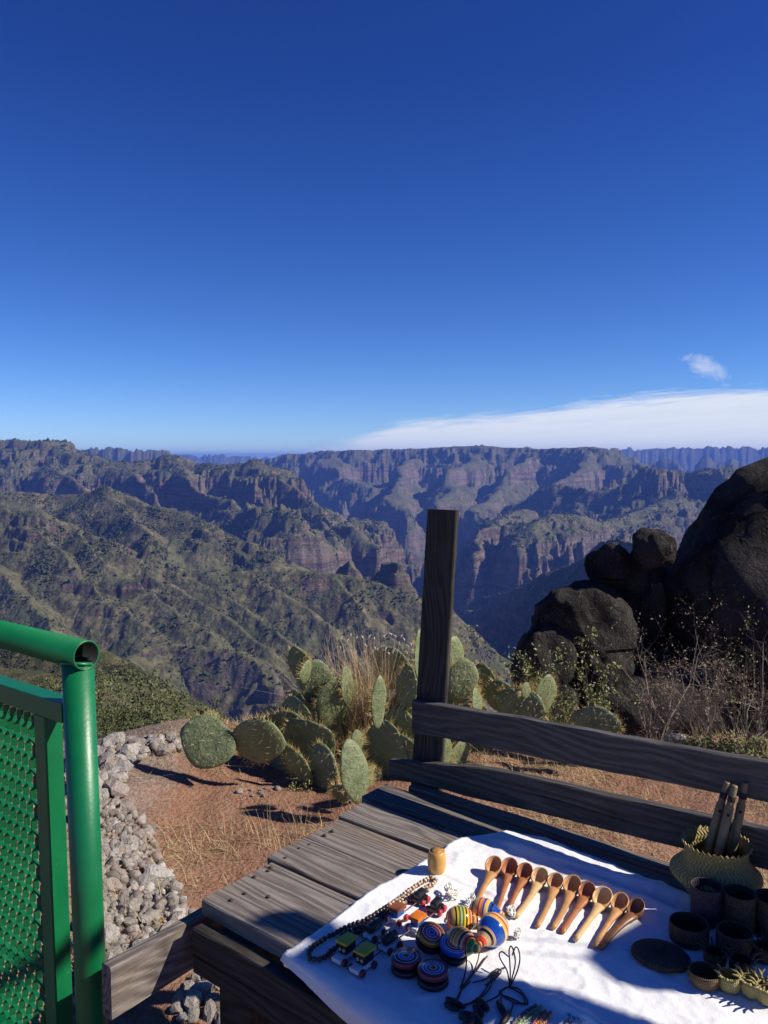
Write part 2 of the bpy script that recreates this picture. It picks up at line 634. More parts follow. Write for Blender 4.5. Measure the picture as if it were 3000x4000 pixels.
def build_height(X, Y):
    rngd = np.hypot(X, Y)
    # wander: bend the plan position so crests and spurs are ragged
    fw = smooth(900, 2800, rngd)
    wx = X + 70 * fbm(X / 520, Y / 520, 4, 3) * fw + 14 * fbm(X / 110, Y / 110, 4, 5) * smooth(200, 1400, rngd)
    wy = Y + 70 * fbm(X / 520, Y / 520, 4, 9) * fw + 14 * fbm(X / 110, Y / 110, 4, 11) * smooth(200, 1400, rngd)
    u, dist = crest_field(RIDGES, wx, wy, lambda z: float(unstrata(z)), -1700.0)
    k = np.clip(dist / 160.0, 0.08, 1.0)
    far = smooth(1200, 2600, rngd)
    g1 = ridged(X / 420 + 3, Y / 420, 4, 21) - 1.0
    g2 = ridged(X / 120, Y / 120 + 5, 4, 41) - 1.0
    g3 = ridged(X / 34, Y / 34, 3, 61) - 0.9
    u = u + k * (g1 * 62 * far + g2 * 26 + g3 * 10.0 + (ridged(X / 15, Y / 15, 2, 67) - 0.8) * 3.0)
    # fluted rock faces: where the strata are steep the noise shows as buttresses
    kc = np.clip(dist / 70.0, 0.06, 1.0)
    flute = ((ridged(X / 70, Y / 70, 4, 91) - 1.2) * 5 + (ridged(X / 150 + 7, Y / 150, 4, 95) - 1.2) * 16) * (0.4 + 1.1 * smooth(-0.4, 0.5, fbm(X / 600, Y / 600, 3, 97))) * kc
    wob = 34 * fbm(X / 800, Y / 800, 3, 71) * (0.3 + 0.7 * kc)
    zh = strata(u + flute + wob) - wob * 0.8
    # thin ledges within the cliffs
    q = (zh + 14 * fbm(X / 160, Y / 160, 3, 171)) / 36.0
    zh = zh + 0.5 * kc * (np.floor(q) + smooth(0.35, 0.65, q - np.floor(q)) - q) * 36.0
    # softer scrub slopes nearer the terrace
    zs, ds = crest_field(SOFT, wx, wy, float, -1700.0)
    ks = np.clip(ds / 70.0, 0.06, 1.0)
    nf = smooth(250, 1100, rngd)
    g4 = ridged(X / 46 + 2, Y / 46, 4, 141) - 1.0
    zs = zs + ks * nf * (g2 * 6.0 + g4 * 1.8) + (0.35 + 0.9 * nf) * fbm(X / 11, Y / 11, 4, 77) * smooth(40, 300, rngd)
    # outcrops: patches where the slope breaks into rock steps
    oc = smooth(0.34, 0.62, fbm(X / 190 + 4, Y / 190, 4, 151)) * smooth(600, 1200, rngd)
    st = 26.0
    q = (zs + 9 * fbm(X / 60, Y / 60, 3, 161)) / st
    stp = (np.floor(q) + smooth(0.30, 0.70, q - np.floor(q)) - q) * st
    zs = zs + oc * stp * 0.9
    return np.maximum(zh, zs)


def make_canyon():
    az = np.concatenate([np.linspace(-56, -28.2, 56), np.linspace(-28, 28, 960), np.linspace(28.2, 56, 56)])
    az = np.radians(az)
    rr = []
    for a, b, n in [(24, 90, 26), (90, 420, 120), (420, 1080, 50), (1080, 1660, 200), (1660, 2600, 120), (2600, 4200, 150), (4200, 6900, 120), (6900, 17500, 36)]:
        rr.append(np.geomspace(a, b, n, endpoint=False))
    rr.append(np.array([17500.0, 26000.0]))
    rr = np.concatenate(rr)
    A, RR = np.meshgrid(az, rr)
    X, Y = RR * np.sin(A), RR * np.cos(A)
    Z = build_height(X, Y)
    # the slope that falls away from the terrace
    top = -9.5 - 1.1 * (RR - 24) + 1.0 * fbm(X / 9, Y / 9, 4, 55)
    Z = np.where(RR < 70, np.maximum(Z, top), Z)
    nr, nc = Z.shape
    V = np.stack([X, Y, Z], -1).reshape(-1, 3)
    i = np.arange(nr - 1)[:, None] * nc + np.arange(nc - 1)[None, :]
    F = np.stack([i, i + 1, i + nc + 1, i + nc], -1).reshape(-1, 4)
    return V, F, X, Y, Z


# material: rock on the steep faces, scrub and dry grass on the benches
t = NT('canyon_rock_and_scrub')
pos = t.geo('Position')
nrm = t.geo('Normal')
nz_ = t.sep(nrm)[2]
pz = t.sep(pos)[2]
wide = t.noise(pos, 0.0016, 6, 0.6)
mid = t.noise(pos, 0.012, 6, 0.62)
fine = t.noise(pos, 0.09, 6, 0.68)
streak = t.noise(t.map(pos, (0.055, 0.055, 0.006)), 1.0, 6, 0.65)
layer = t.noise(t.map(pos, (0.0012, 0.0012, 0.035)), 1.0, 5, 0.6)
rock = t.mix(t.maprange(streak, 0.36, 0.66), (0.074, 0.052, 0.042), (0.285, 0.186, 0.130))
bandn = t.noise(t.map(pos, (0.0035, 0.0035, 0.085)), 1.0, 6, 0.7)
rock = t.mix(t.maprange(bandn, 0.54, 0.44), rock, tuple(x for x in (0.060, 0.046, 0.036)))
rock = t.mix(t.maprange(layer, 0.42, 0.62), rock, t.mix(0.5, rock, (0.22, 0.175, 0.14)))
rock = t.mix(t.maprange(wide, 0.45, 0.7), rock, t.mix(0.65, rock, (0.20, 0.165, 0.14)))
scrub = t.mix(t.maprange(mid, 0.35, 0.62), (0.080, 0.090, 0.036), (0.195, 0.160, 0.086))
near_ = t.maprange(t.vmath('LENGTH', pos), 700.0, 350.0)
fin2 = t.noise(pos, 0.55, 5, 0.7)
scrub = t.mix(t.math('MULTIPLY', near_, t.maprange(fin2, 0.40, 0.62)), scrub, (0.170, 0.130, 0.072))
scrub = t.mix(t.math('MULTIPLY', near_, t.maprange(t.noise(pos, 1.6, 4, 0.7), 0.52, 0.62)), scrub, (0.050, 0.056, 0.024))
scrub = t.mix(t.maprange(fine, 0.42, 0.6), t.mix(0.6, scrub, (0.054, 0.058, 0.027)), scrub)
v1 = t.voro(t.map(pos, (0.16, 0.16, 0.16)), 1.0)
dots = t.math('MULTIPLY', t.maprange(v1, 0.50, 0.30), t.maprange(t.noise(pos, 0.02, 3, 0.5), 0.35, 0.6))
scrub = t.mix(t.math('MULTIPLY', dots, 0.55), scrub, (0.026, 0.034, 0.015))
v2 = t.voro(t.map(pos, (0.07, 0.07, 0.07)), 1.0)
dots2 = t.math('MULTIPLY', t.maprange(v2, 0.55, 0.35), t.maprange(mid, 0.42, 0.56))
scrub = t.mix(t.math('MULTIPLY', dots2, 0.45), scrub, (0.030, 0.040, 0.018))
cl_ = t.math('ADD', nz_, t.math('MULTIPLY', t.math('SUBTRACT', mid, 0.5), 0.55))
cl_ = t.math('ADD', cl_, t.math('MULTIPLY', t.math('SUBTRACT', fine, 0.5), 0.25))
rockm = t.maprange(cl_, 0.64, 0.50)
slides = t.maprange(t.noise(t.map(pos, (0.010, 0.010, 0.0016)), 1.0, 5, 0.6), 0.66, 0.72)
c = t.mix(t.math('MULTIPLY', slides, 0.6), scrub, (0.22, 0.19, 0.15))
c = t.mix(rockm, c, rock)
t.set('Base Color', c)
t.set('Roughness', 0.95)
t.set('Specular IOR Level', 0.1)
hgt = t.math('ADD', t.math('MULTIPLY', fine, 0.8), t.math('MULTIPLY', t.math('SUBTRACT', 1.0, t.math('MINIMUM', v1, v2)), 0.7))
blk = t.noise(t.map(pos, (0.028, 0.028, 0.040)), 1.0, 7, 0.72)
hgt = t.math('ADD', t.math('MULTIPLY', hgt, 0.30), t.math('MULTIPLY', rockm, t.math('ADD', t.math('MULTIPLY', blk, 2.2), t.math('MULTIPLY', bandn, 1.2))))
hgt = t.math('ADD', hgt, t.math('MULTIPLY', blk, 0.5))
t.bump(hgt, 9.0, 0.75)
M_CANYON = t.m

cV, cF, cX, cY, cZ = make_canyon()
canyon = part('canyon_terrain', cV, cF, M_CANYON, smooth=False)
tag(canyon, 'brown and green canyon slopes with pink rock cliffs', 'terrain', kind='structure')


# ------------------------------------------------------------------ shrubs dotted over the nearer slopes (uncountable)
def scrub_scatter(N, near):
    nr, nc = cZ.shape
    P = np.stack([cX, cY, cZ], -1)
    e1 = P[1:, :-1] - P[:-1, :-1]
    e2 = P[:-1, 1:] - P[:-1, :-1]
    n = np.cross(e2, e1)
    area = np.linalg.norm(n, axis=-1)
    nzn = np.abs(n[..., 2]) / np.maximum(area, 1e-9)
    C = P[:-1, :-1] + 0.5 * e1 + 0.5 * e2
    D = np.hypot(C[..., 0], C[..., 1])
    view = -C / np.linalg.norm(C, axis=-1, keepdims=True)
    face = np.abs((n / np.maximum(area, 1e-9)[..., None] * view).sum(-1))
    # only what is in sight from the terrace and in the frame
    ang = np.arctan2(P[..., 2] - EYE, np.hypot(P[..., 0], P[..., 1]))
    hor = np.maximum.accumulate(ang, axis=0)
    seen = (ang >= hor - 0.004)[:-1, :-1]
    infr = np.abs(C[..., 0] / C[..., 1]) < 0.52
    clump = fbm(C[..., 0] / 70, C[..., 1] / 70, 4, 301)
    w = area * seen * infr * np.clip((nzn - 0.45) * 4, 0.02, 1) * np.clip(0.25 + 1.9 * clump, 0.01, 1.6)
    w = w * np.where(D > 800, np.where(D < 2300, 1.0, np.where(D < 4300, 0.22, 0.0)), 0.0)
    if near:
        w = area * seen * infr * np.clip(0.5 + 1.6 * fbm(C[..., 0] / 16, C[..., 1] / 16, 4, 303), 0.05, 1.6) * (D < 520) * (D > 45) / D ** 1.2
    if not near:
        w = w * np.where((D < 1700) & (C[..., 2] < -200), 0.30, 1.0)
    w = w.ravel() / w.sum()
    idx = rng.choice(len(w), N, p=w)
    c = C.reshape(-1, 3)[idx]
    c = c + (rng.random((N, 1)) - 0.5) * e1.reshape(-1, 3)[idx] + (rng.random((N, 1)) - 0.5) * e2.reshape(-1, 3)[idx]
    d = D.ravel()[idx]
    size = rng.gamma(2.6, 0.62, N) + 0.8
    size = np.where(d < 800, size * 0.17 * np.clip(d / 330, 0.22, 1.0), size * np.where(d > 2300, 1.7, 1.0))
    k = 5
    a = np.arange(k) * 2 * math.pi / k
    jit = 0.75 + 0.5 * rng.random((N, 2, k))
    rot = rng.random(N) * 6.28
    V = np.zeros((N, 2 * k + 2, 3))
    for l, (rad, zh) in enumerate(((0.52, 0.28), (0.42, 0.72))):
        aa = a[None, :] + rot[:, None] + l * 0.5
        V[:, l * k:(l + 1) * k, 0] = np.cos(aa) * rad * jit[:, l] * size[:, None]
        V[:, l * k:(l + 1) * k, 1] = np.sin(aa) * rad * jit[:, l] * size[:, None]
        V[:, l * k:(l + 1) * k, 2] = (zh + 0.2 * (rng.random((N, k)) - 0.5)) * size[:, None]
    V[:, 2 * k, 2] = -0.3 * size
    V[:, 2 * k + 1, 2] = size * (0.9 + 0.2 * rng.random(N))
    V += c[:, None, :]
    f = []
    for j in range(k):
        j2 = (j + 1) % k
        f += [(2 * k, j2, j), (j, j2, k + j), (j2, k + j2, k + j), (k + j, k + j2, 2 * k + 1)]
    f = np.array(f)
    F = (f[None] + (np.arange(N) * (2 * k + 2))[:, None, None]).reshape(-1, 3)
    return V.reshape(-1, 3), F


t = NT('slope_shrub_leaves')
nn = t.noise(t.geo('Position'), 0.06, 3, 0.6)
nf = t.noise(t.geo('Position'), 1.6, 3, 0.7)
c = t.mix(t.maprange(nn, 0.3, 0.7), (0.030, 0.038, 0.017), (0.066, 0.070, 0.031))
t.set('Base Color', t.mix(t.maprange(nf, 0.35, 0.7), c, t.mix(0.5, c, (0.075, 0.075, 0.036))))
t.set('Roughness', 0.95)
t.set('Specular IOR Level', 0.1)
M_SHRUB = t.m
sV, sF = scrub_scatter(21000, False)
sV2, sF2 = scrub_scatter(16000, True)
sF = np.concatenate([sF, sF2 + len(sV)])
sV = np.concatenate([sV, sV2])
scr = part('slope_shrubs', sV, sF, M_SHRUB)
tag(scr, 'dark green shrubs dotted all over the canyon slopes', 'shrubs', kind='stuff')

# ------------------------------------------------------------------ the air between
t = NT('haze_air')
t.n.remove(t.b)
vol = t.n.new('ShaderNodeVolumePrincipled')
vol.inputs['Color'].default_value = (0.16, 0.32, 1.0, 1)
vol.inputs['Density'].default_value = 7.0e-5
vol.inputs['Anisotropy'].default_value = 0.0
t.l.new(vol.outputs[0], t.out.inputs['Volume'])
mb = MB()
mb.box((0, 6000, -770), (62000, 44000, 1810))
hz = mb.build('haze', t.m)
tag(hz, 'thin blue haze hanging in the canyon air', 'haze', kind='stuff')

# ================================================================== the terrace
def edge_y(x):
    return 4.55 - 0.35 * smooth(0.2, 1.2, np.asarray(x, float)) + 0.20 * np.sin(x * 1.1 + 0.6) + 0.18 * np.sin(x * 2.7 + 2.0) + 0.02 * np.abs(x)


def mound(x, y):
    # bank of rubble on the left
    cx = -1.35 + 0.10 * (y - 3.0)
    return 0.16 * np.exp(-((x - cx) / 0.42) ** 2) * smooth(1.4, 2.2, y) * (1 - smooth(4.6, 5.2, y))


def ground_z(x, y, detail=True):
    x = np.asarray(x, float)
    y = np.asarray(y, float)
    e = np.maximum(y - edge_y(x), 0)
    z = -(0.85 * np.minimum(e, 3.0) + 0.42 * np.clip(e - 3.0, 0, 16.5) + 1.5 * np.maximum(e - 19.5, 0)) * smooth(-0.05, 0.6, e + 0.0)
    z = z + mound(x, y)
    if detail:
        nearm = np.exp(-(np.hypot(x, y) / 14) ** 2)
        z = z + nearm * (0.035 * fbm(x * 0.9, y * 0.9, 4, 401) + 0.014 * fbm(x * 5, y * 5, 3, 411) + 0.006 * fbm(x * 13, y * 13, 2, 415)) + (0.25 * fbm(x * 0.5, y * 0.5, 4, 421)) * smooth(0.2, 2.0, e)
    return z



gx = np.concatenate([np.linspace(-70, -8, 14), np.linspace(-7.5, -2.5, 26), np.linspace(-2.46, 3.2, 190), np.linspace(3.3, 8, 30), np.linspace(9, 70, 14)])
gy = np.concatenate([np.linspace(-70, -2, 14), np.linspace(-1.5, 1.1, 10), np.linspace(1.15, 6.6, 190), np.linspace(6.7, 30, 60)])
GX, GY = np.meshgrid(gx, gy)
GZ = ground_z(GX, GY)


def gz(x, y):
    a = min(max(int(np.searchsorted(gx, x)) - 1, 0), len(gx) - 2)
    b = min(max(int(np.searchsorted(gy, y)) - 1, 0), len(gy) - 2)
    p = (x - gx[a]) / (gx[a + 1] - gx[a])
    q = (y - gy[b]) / (gy[b + 1] - gy[b])
    return float((GZ[b, a] * (1 - p) + GZ[b, a + 1] * p) * (1 - q) + (GZ[b + 1, a] * (1 - p) + GZ[b + 1, a + 1] * p) * q)


nr, nc = GX.shape
i = np.arange(nr - 1)[:, None] * nc + np.arange(nc - 1)[None, :]
t = NT('red_dirt')
pos = t.tc()
n1 = t.noise(pos, 2.2, 6, 0.6)
n2 = t.noise(pos, 28, 5, 0.7)
n3 = t.noise(pos, 140, 3, 0.6)
c = t.mix(t.maprange(n1, 0.35, 0.65), (0.225, 0.108, 0.064), (0.335, 0.180, 0.112))
c = t.mix(t.maprange(n2, 0.45, 0.7), c, t.mix(0.55, c, (0.36, 0.25, 0.17)))
peb = t.voro(pos, 55)
c = t.mix(t.math('MULTIPLY', t.maprange(peb, 0.22, 0.12), t.maprange(n1, 0.5, 0.62)), c, (0.36, 0.30, 0.25))
c = t.mix(t.math('MULTIPLY', t.maprange(n3, 0.58, 0.68), 0.6), c, (0.10, 0.05, 0.03))
# pale stony bank
sx = t.sep(pos)
bank = t.maprange(t.math('ADD', sx[0], t.math('MULTIPLY', t.math('SUBTRACT', n1, 0.5), 0.7)), -0.92, -1.10)
c = t.mix(t.math('MULTIPLY', bank, 0.75), c, t.mix(t.maprange(n2, 0.35, 0.65), (0.15, 0.105, 0.075), (0.33, 0.28, 0.235)))
t.set('Base Color', c)
t.set('Roughness', 0.95)
t.set('Specular IOR Level', 0.15)
t.bump(t.math('ADD', t.math('MULTIPLY', n2, 0.8), t.math('ADD', t.math('MULTIPLY', n3, 0.35), t.math('MULTIPLY', peb, -0.3))), 0.022, 1.0)
M_DIRT = t.m
ground = part('ground', np.stack([GX, GY, GZ], -1).reshape(-1, 3), np.stack([i, i + 1, i + nc + 1, i + nc], -1).reshape(-1, 4), M_DIRT, smooth=True)
tag(ground, 'bare reddish dirt ground at the canyon edge', 'ground', kind='structure')


# ------------------------------------------------------------------ stones
def rock_mesh(name, mat, sub, rough, seed, squash=(1, 1, 1), facets=0.0):
    bm = bmesh.new()
    bmesh.ops.create_icosphere(bm, subdivisions=sub, radius=1.0)
    co = np.array([v.co[:] for v in bm.verts])
    r = np.random.default_rng(seed)
    d = co / np.linalg.norm(co, axis=1, keepdims=True)
    # chip flat faces off the ball, then roughen
    rad = np.ones(len(d))
    for _ in range(int(facets)):
        n = r.normal(size=3)
        n /= np.linalg.norm(n)
        h = 0.62 + 0.25 * r.random()
        dn = d @ n
        rad = np.minimum(rad, np.where(dn > 0.05, h / np.maximum(dn, 0.05), 9))
    o = r.random(3) * 50
    nn = fbm(d[:, 0] * 1.3 + o[0] + d[:, 2] * 0.9, d[:, 1] * 1.3 + o[1] - d[:, 2] * 0.7, 4, seed)
    nf = fbm(d[:, 0] * 4 + o[2] + d[:, 2] * 3, d[:, 1] * 4 + o[0] - d[:, 2] * 3, 3, seed + 5)
    co = d * (rad * (1 + rough * nn + rough * 0.35 * nf))[:, None] * np.array(squash)
    for v, c in zip(bm.verts, co):
        v.co = c
    me = bpy.data.meshes.new(name)
    bm.to_mesh(me)
    bm.free()
    me.materials.append(mat)
    if sub > 2:
        me.polygons.foreach_set('use_smooth', np.ones(len(me.polygons), dtype=bool))
    return me


t = NT('pale_rubble_stone')
pos = t.tc()
rd = t.rand()
pv = t.vmath('ADD', pos, t.comb(t.math('MULTIPLY', rd, 37.0), t.math('MULTIPLY', rd, 11.0), 0.0))
a = t.noise(pv, 1.6, 5, 0.65)
b = t.noise(pv, 7.0, 4, 0.7)
base = t.ramp(rd, [(0.0, (0.37, 0.34, 0.30)), (0.3, (0.26, 0.225, 0.19)), (0.55, (0.47, 0.44, 0.395)), (0.75, (0.31, 0.235, 0.195)), (1.0, (0.39, 0.365, 0.33))])
c = t.mix(t.maprange(a, 0.35, 0.65), t.mix(0.5, base, (0.34, 0.29, 0.24)), base)
c = t.mix(t.maprange(b, 0.55, 0.68), c, t.mix(0.75, c, (0.09, 0.085, 0.075)))
c = t.mix(t.maprange(b, 0.42, 0.32), c, (0.56, 0.54, 0.50))
t.set('Base Color', c)
t.set('Roughness', 0.95)
t.set('Specular IOR Level', 0.15)
t.bump(t.math('ADD', a, t.math('MULTIPLY', b, 0.6)), 0.02, 0.8)
M_STONE = t.m
STONES = [rock_mesh('stone', M_STONE, 2, 0.22, 500 + k, (1, 0.72 + 0.25 * random.random(), 0.55 + 0.3 * random.random()), 9) for k in range(12)]


def in_poly(p, poly):
    x, y = p
    ins = False
    for (x1, y1), (x2, y2) in zip(poly, poly[1:] + poly[:1]):
        if (y1 > y) != (y2 > y) and x < (x2 - x1) * (y - y1) / (y2 - y1) + x1:
            ins = not ins
    return ins


heap = empty('stone_heap', (-1.2, 3.0, 0.0))
tag(heap, 'heap of pale broken stones banked up behind the green gate post', 'stone heap')


def ground_at(px, py):
    p = at_z(px, py, 0.0)
    for _ in range(6):
        p = at_z(px, py, gz(p.x, p.y))
    return p


def scatter_stones(poly_px, n, s0, s1, gap, tries=4000):
    xs = [p[0] for p in poly_px]
    ys = [p[1] for p in poly_px]
    done = []
    for _ in range(tries):
        if len(done) >= n:
            break
        px, py = random.uniform(min(xs), max(xs)), random.uniform(min(ys), max(ys))
        if not in_poly((px, py), poly_px):
            continue
        p = ground_at(px, py)
        s = s0 + (s1 - s0) * random.random() ** 2.2
        if any((p - q).length < gap * (s + r) for q, r in done):
            continue
        done.append((p, s))
        o = new_obj('stone', random.choice(STONES), heap)
        o.location = Vector((p.x, p.y, p.z + s * 0.28)) - heap.location
        o.rotation_euler = (random.uniform(-0.6, 0.6), random.uniform(-0.6, 0.6), random.uniform(0, 6.28))
        o.scale = [s * random.uniform(0.85, 1.15) for _ in range(3)]


HEAP_PX = [(300, 3010), (430, 3040), (500, 3150), (590, 3250), (640, 3360), (705, 3470), (722, 3590), (640, 3720), (560, 3830), (420, 3950), (300, 3950)]
scatter_stones(HEAP_PX, 12, 0.050, 0.080, 0.75)
scatter_stones(HEAP_PX, 225, 0.012, 0.040, 0.30, 12000)
def small_rubble(poly_px, n, s0, s1):
    bm = bmesh.new()
    bmesh.ops.create_icosphere(bm, subdivisions=1, radius=1.0)
    base_v = np.array([v.co[:] for v in bm.verts])
    base_f = np.array([[v.index for v in fc.verts] for fc in bm.faces])
    bm.free()
    xs = [p[0] for p in poly_px]
    ys = [p[1] for p in poly_px]
    Vs, Fs = [], []
    while len(Vs) < n:
        px, py = random.uniform(min(xs), max(xs)), random.uniform(min(ys), max(ys))
        if not in_poly((px, py), poly_px):
            continue
        p = ground_at(px, py)
        sz = s0 + (s1 - s0) * random.random() ** 2.5
        v = base_v * (1 + 0.30 * rng.normal(size=(len(base_v), 1))).clip(0.6, 1.5) * np.array([random.uniform(0.7, 1.2), random.uniform(0.6, 1.0), random.uniform(0.5, 0.9)]) * sz
        a = random.uniform(0, 6.28)
        m = np.array(Euler((random.uniform(-0.7, 0.7), random.uniform(-0.7, 0.7), a)).to_matrix())
        Vs.append(v @ m.T + np.array([p.x, p.y, p.z + sz * 0.25]) - np.array(heap.location))
        Fs.append(base_f + len(base_v) * len(Fs))
    o = part('small_rubble', np.concatenate(Vs), np.concatenate(Fs), M_RUBBLE, heap)
    o['kind'] = 'stuff'


t = NT('small_rubble_stone')
pos = t.tc()
vc = t.voro(pos, 22, out='Color')
tone = t.sep(vc)[0]
base = t.ramp(tone, [(0.0, (0.15, 0.125, 0.10)), (0.35, (0.31, 0.275, 0.235)), (0.6, (0.25, 0.185, 0.15)), (1.0, (0.44, 0.41, 0.37))])
t.set('Base Color', t.mix(t.maprange(t.noise(pos, 60, 4, 0.7), 0.5, 0.68), base, (0.12, 0.105, 0.09)))
t.set('Roughness', 0.95)
t.bump(t.noise(pos, 90, 4, 0.7), 0.006, 0.8)
M_RUBBLE = t.m
small_rubble(HEAP_PX, 1100, 0.010, 0.034)
small_rubble([(300, 2960), (480, 2905), (705, 2885), (690, 2935), (560, 2960), (470, 3050), (300, 3100)], 260, 0.010, 0.04)
scatter_stones([(300, 2960), (390, 2930), (480, 2905), (600, 2900), (705, 2885), (690, 2935), (560, 2960), (470, 3050), (430, 3130), (300, 3100)], 34, 0.04, 0.11, 0.5)
scatter_stones([(200, 2980), (420, 2950), (480, 3080), (420, 3180), (200, 3200)], 14, 0.04, 0.10, 0.5)
scatter_stones([(680, 3870), (860, 3740), (860, 3990), (700, 3990)], 22, 0.022, 0.05, 0.6)
scatter_stones([(930, 3080), (1100, 3075), (1100, 3110), (930, 3110)], 10, 0.010, 0.02, 0.8)
for (px, py, s) in [(745, 3570, 0.02), (1085, 3085, 0.02), (860, 3240, 0.012), (2420, 2880, 0.05), (2520, 2880, 0.06), (2570, 2885, 0.05), (2640, 2900, 0.07), (2160, 2835, 0.05)]:
    p = ground_at(px, py)
    o = new_obj('loose_stone', random.choice(STONES), None, Vector((p.x, p.y, p.z + s * 0.3)), (0.2, 0.1, random.uniform(0, 6)), (s, s, s))
    lab = {745: 'small white stone lying in dry grass beside the table corner', 1085: 'small pinkish white stone on the dirt below the cacti',
           860: 'tiny flat grey stone alone on the bare red dirt', 2420: 'rounded stone behind the upper rail, left of a row of five', 2520: 'stone second from the left in the row behind the upper rail',
           2570: 'stone third from the left in the row behind the upper rail', 2640: 'largest right-hand stone of the row behind the upper rail',
           2160: 'small pale stone at the foot of the pale upright cactus pad'}[px]
    tag(o, lab.replace('five', 'stones'), 'stone', 'loose stones on the ground')


# ------------------------------------------------------------------ green gate
t = NT('green_gloss_paint')
pos = t.tc()
n1 = t.noise(pos, 9, 4, 0.6)
n2 = t.noise(pos, 160, 3, 0.6)
c = t.mix(t.maprange(n1, 0.3, 0.7), (0.002, 0.118, 0.038), (0.003, 0.155, 0.050))
chip = t.math('MULTIPLY', t.maprange(t.noise(pos, 70, 3, 0.5), 0.70, 0.73), t.maprange(n1, 0.5, 0.6))
c = t.mix(chip, c, (0.16, 0.12, 0.08))
t.set('Base Color', c)
t.set('Roughness', t.maprange(n1, 0.2, 0.8, 0.30, 0.46))
t.bump(t.math('ADD', n2, t.math('MULTIPLY', n1, 2.0)), 0.0006, 0.6)
M_GREEN = t.m
t = NT('rusty_cut_edge')
t.set('Base Color', t.mix(t.noise(t.tc(), 90, 4), (0.10, 0.05, 0.03), (0.02, 0.18, 0.06)))
t.set('Roughness', 0.8)
M_RUST = t.m

M_BORE = plain('shade_dark_bore_steel', (0.012, 0.012, 0.012), 0.7, 0.3, 40)  # near-black tone paints the pipe's deep inner shade onto bare steel
GATE = Vector((-0.600, 1.557, 0))
gd = Vector((-0.803, 0.596, 0)).normalized()      # along the gate, away from the open end
gn = Vector((-0.596, -0.803, 0)).normalized()     # gate face, towards the path
gate = empty('metal_gate', GATE)
tag(gate, 'green painted tube railing panel with expanded metal infill at the left', 'gate')


def tube_wall(p, d, L, ro, ri, n=36):
    """hollow pipe from p along d"""
    d = d.normalized()
    a = d.orthogonal().normalized()
    b = d.cross(a)
    v, f = [], []
    for (s, r) in ((0, ro), (L, ro), (L, ri), (0, ri)):
        for j in range(n):
            w = 2 * math.pi * j / n
            v.append(p + d * s + (a * math.cos(w) + b * math.sin(w)) * r)
    for k in range(4):
        k2 = (k + 1) % 4
        for j in range(n):
            f.append((k * n + j, k * n + (j + 1) % n, k2 * n + (j + 1) % n, k2 * n + j))
    return v, f


Z_RAIL = 1.219
v, f = tube_wall(Vector((0, 0, Z_RAIL)) - gd * 0.030, gd, 2.2, 0.0290, 0.0262)
tr = part('top_rail', v, f, M_GREEN, gate, True)
v, f = tube_wall(Vector((0, 0, Z_RAIL)) - gd * 0.0292, gd, 2.19, 0.0260, 0.0250)
part('bore', v, f, M_BORE, tr, True)
mb = MB()
lean = Vector((0.016, 0.0, 0))
mb.tube([Vector((0, 0, -0.1)) + lean, Vector((0, 0, 0.6)) + lean * 0.55, Vector((0, 0, Z_RAIL - 0.019))], 0.0301, 36)
post = mb.build('post', M_GREEN, gate, True)
# weld bead where the rail sits on the post
mb = MB()
pts = []
for k in range(17):
    w = math.pi * 2 * k / 16
    zz = Z_RAIL - 0.024 + 0.012 * abs(math.sin(w))
    pts.append(Vector((math.cos(w) * 0.0305, math.sin(w) * 0.0305, zz)) + Vector((random.uniform(-.0007, .0007), 0, random.uniform(-.001, .001))))
mb.tube(pts, [0.0030 + 0.0012 * random.random() for _ in pts], 8)
mb.build('weld_bead', M_GREEN, post, True)


def bar(mb, p, q, s, up):
    d = (q - p).normalized()
    side = d.cross(up).normalized()
    u2 = side.cross(d)
    v = []
    for base in (p, q):
        for (a, b) in ((-1, -1), (1, -1), (1, 1), (-1, 1)):
            v.append(base + side * a * s / 2 + u2 * b * s / 2)
    mb.add(v, [(0, 1, 2, 3), (7, 6, 5, 4), (0, 4, 5, 1), (1, 5, 6, 2), (2, 6, 7, 3), (3, 7, 4, 0)])


def bevelled(o, w=0.002, seg=2):
    m = o.modifiers.new('bevel', 'BEVEL')
    m.width = w
    m.segments = seg
    m.limit_method = 'ANGLE'
    return o


mb = MB()
bar(mb, Vector((0, 0, 1.098)) + gd * 0.028, Vector((0, 0, 1.098)) + gd * 2.2, 0.040, Vector((0, 0, 1)))
bevelled(mb.build('upper_frame_bar', M_GREEN, gate))
mb = MB()
bar(mb, gd * 0.112 + Vector((0.008, 0, 0.32)), gd * 0.112 + Vector((0, 0, 1.0775)), 0.0398, gn)
bevelled(mb.build('upright_frame_bar', M_GREEN, gate))
mb = MB()
bar(mb, Vector((0, 0, 0.30)) + gd * 0.030, Vector((0, 0, 0.30)) + gd * 2.2, 0.040, Vector((0, 0, 1)))
bevelled(mb.build('lower_frame_bar', M_GREEN, gate))
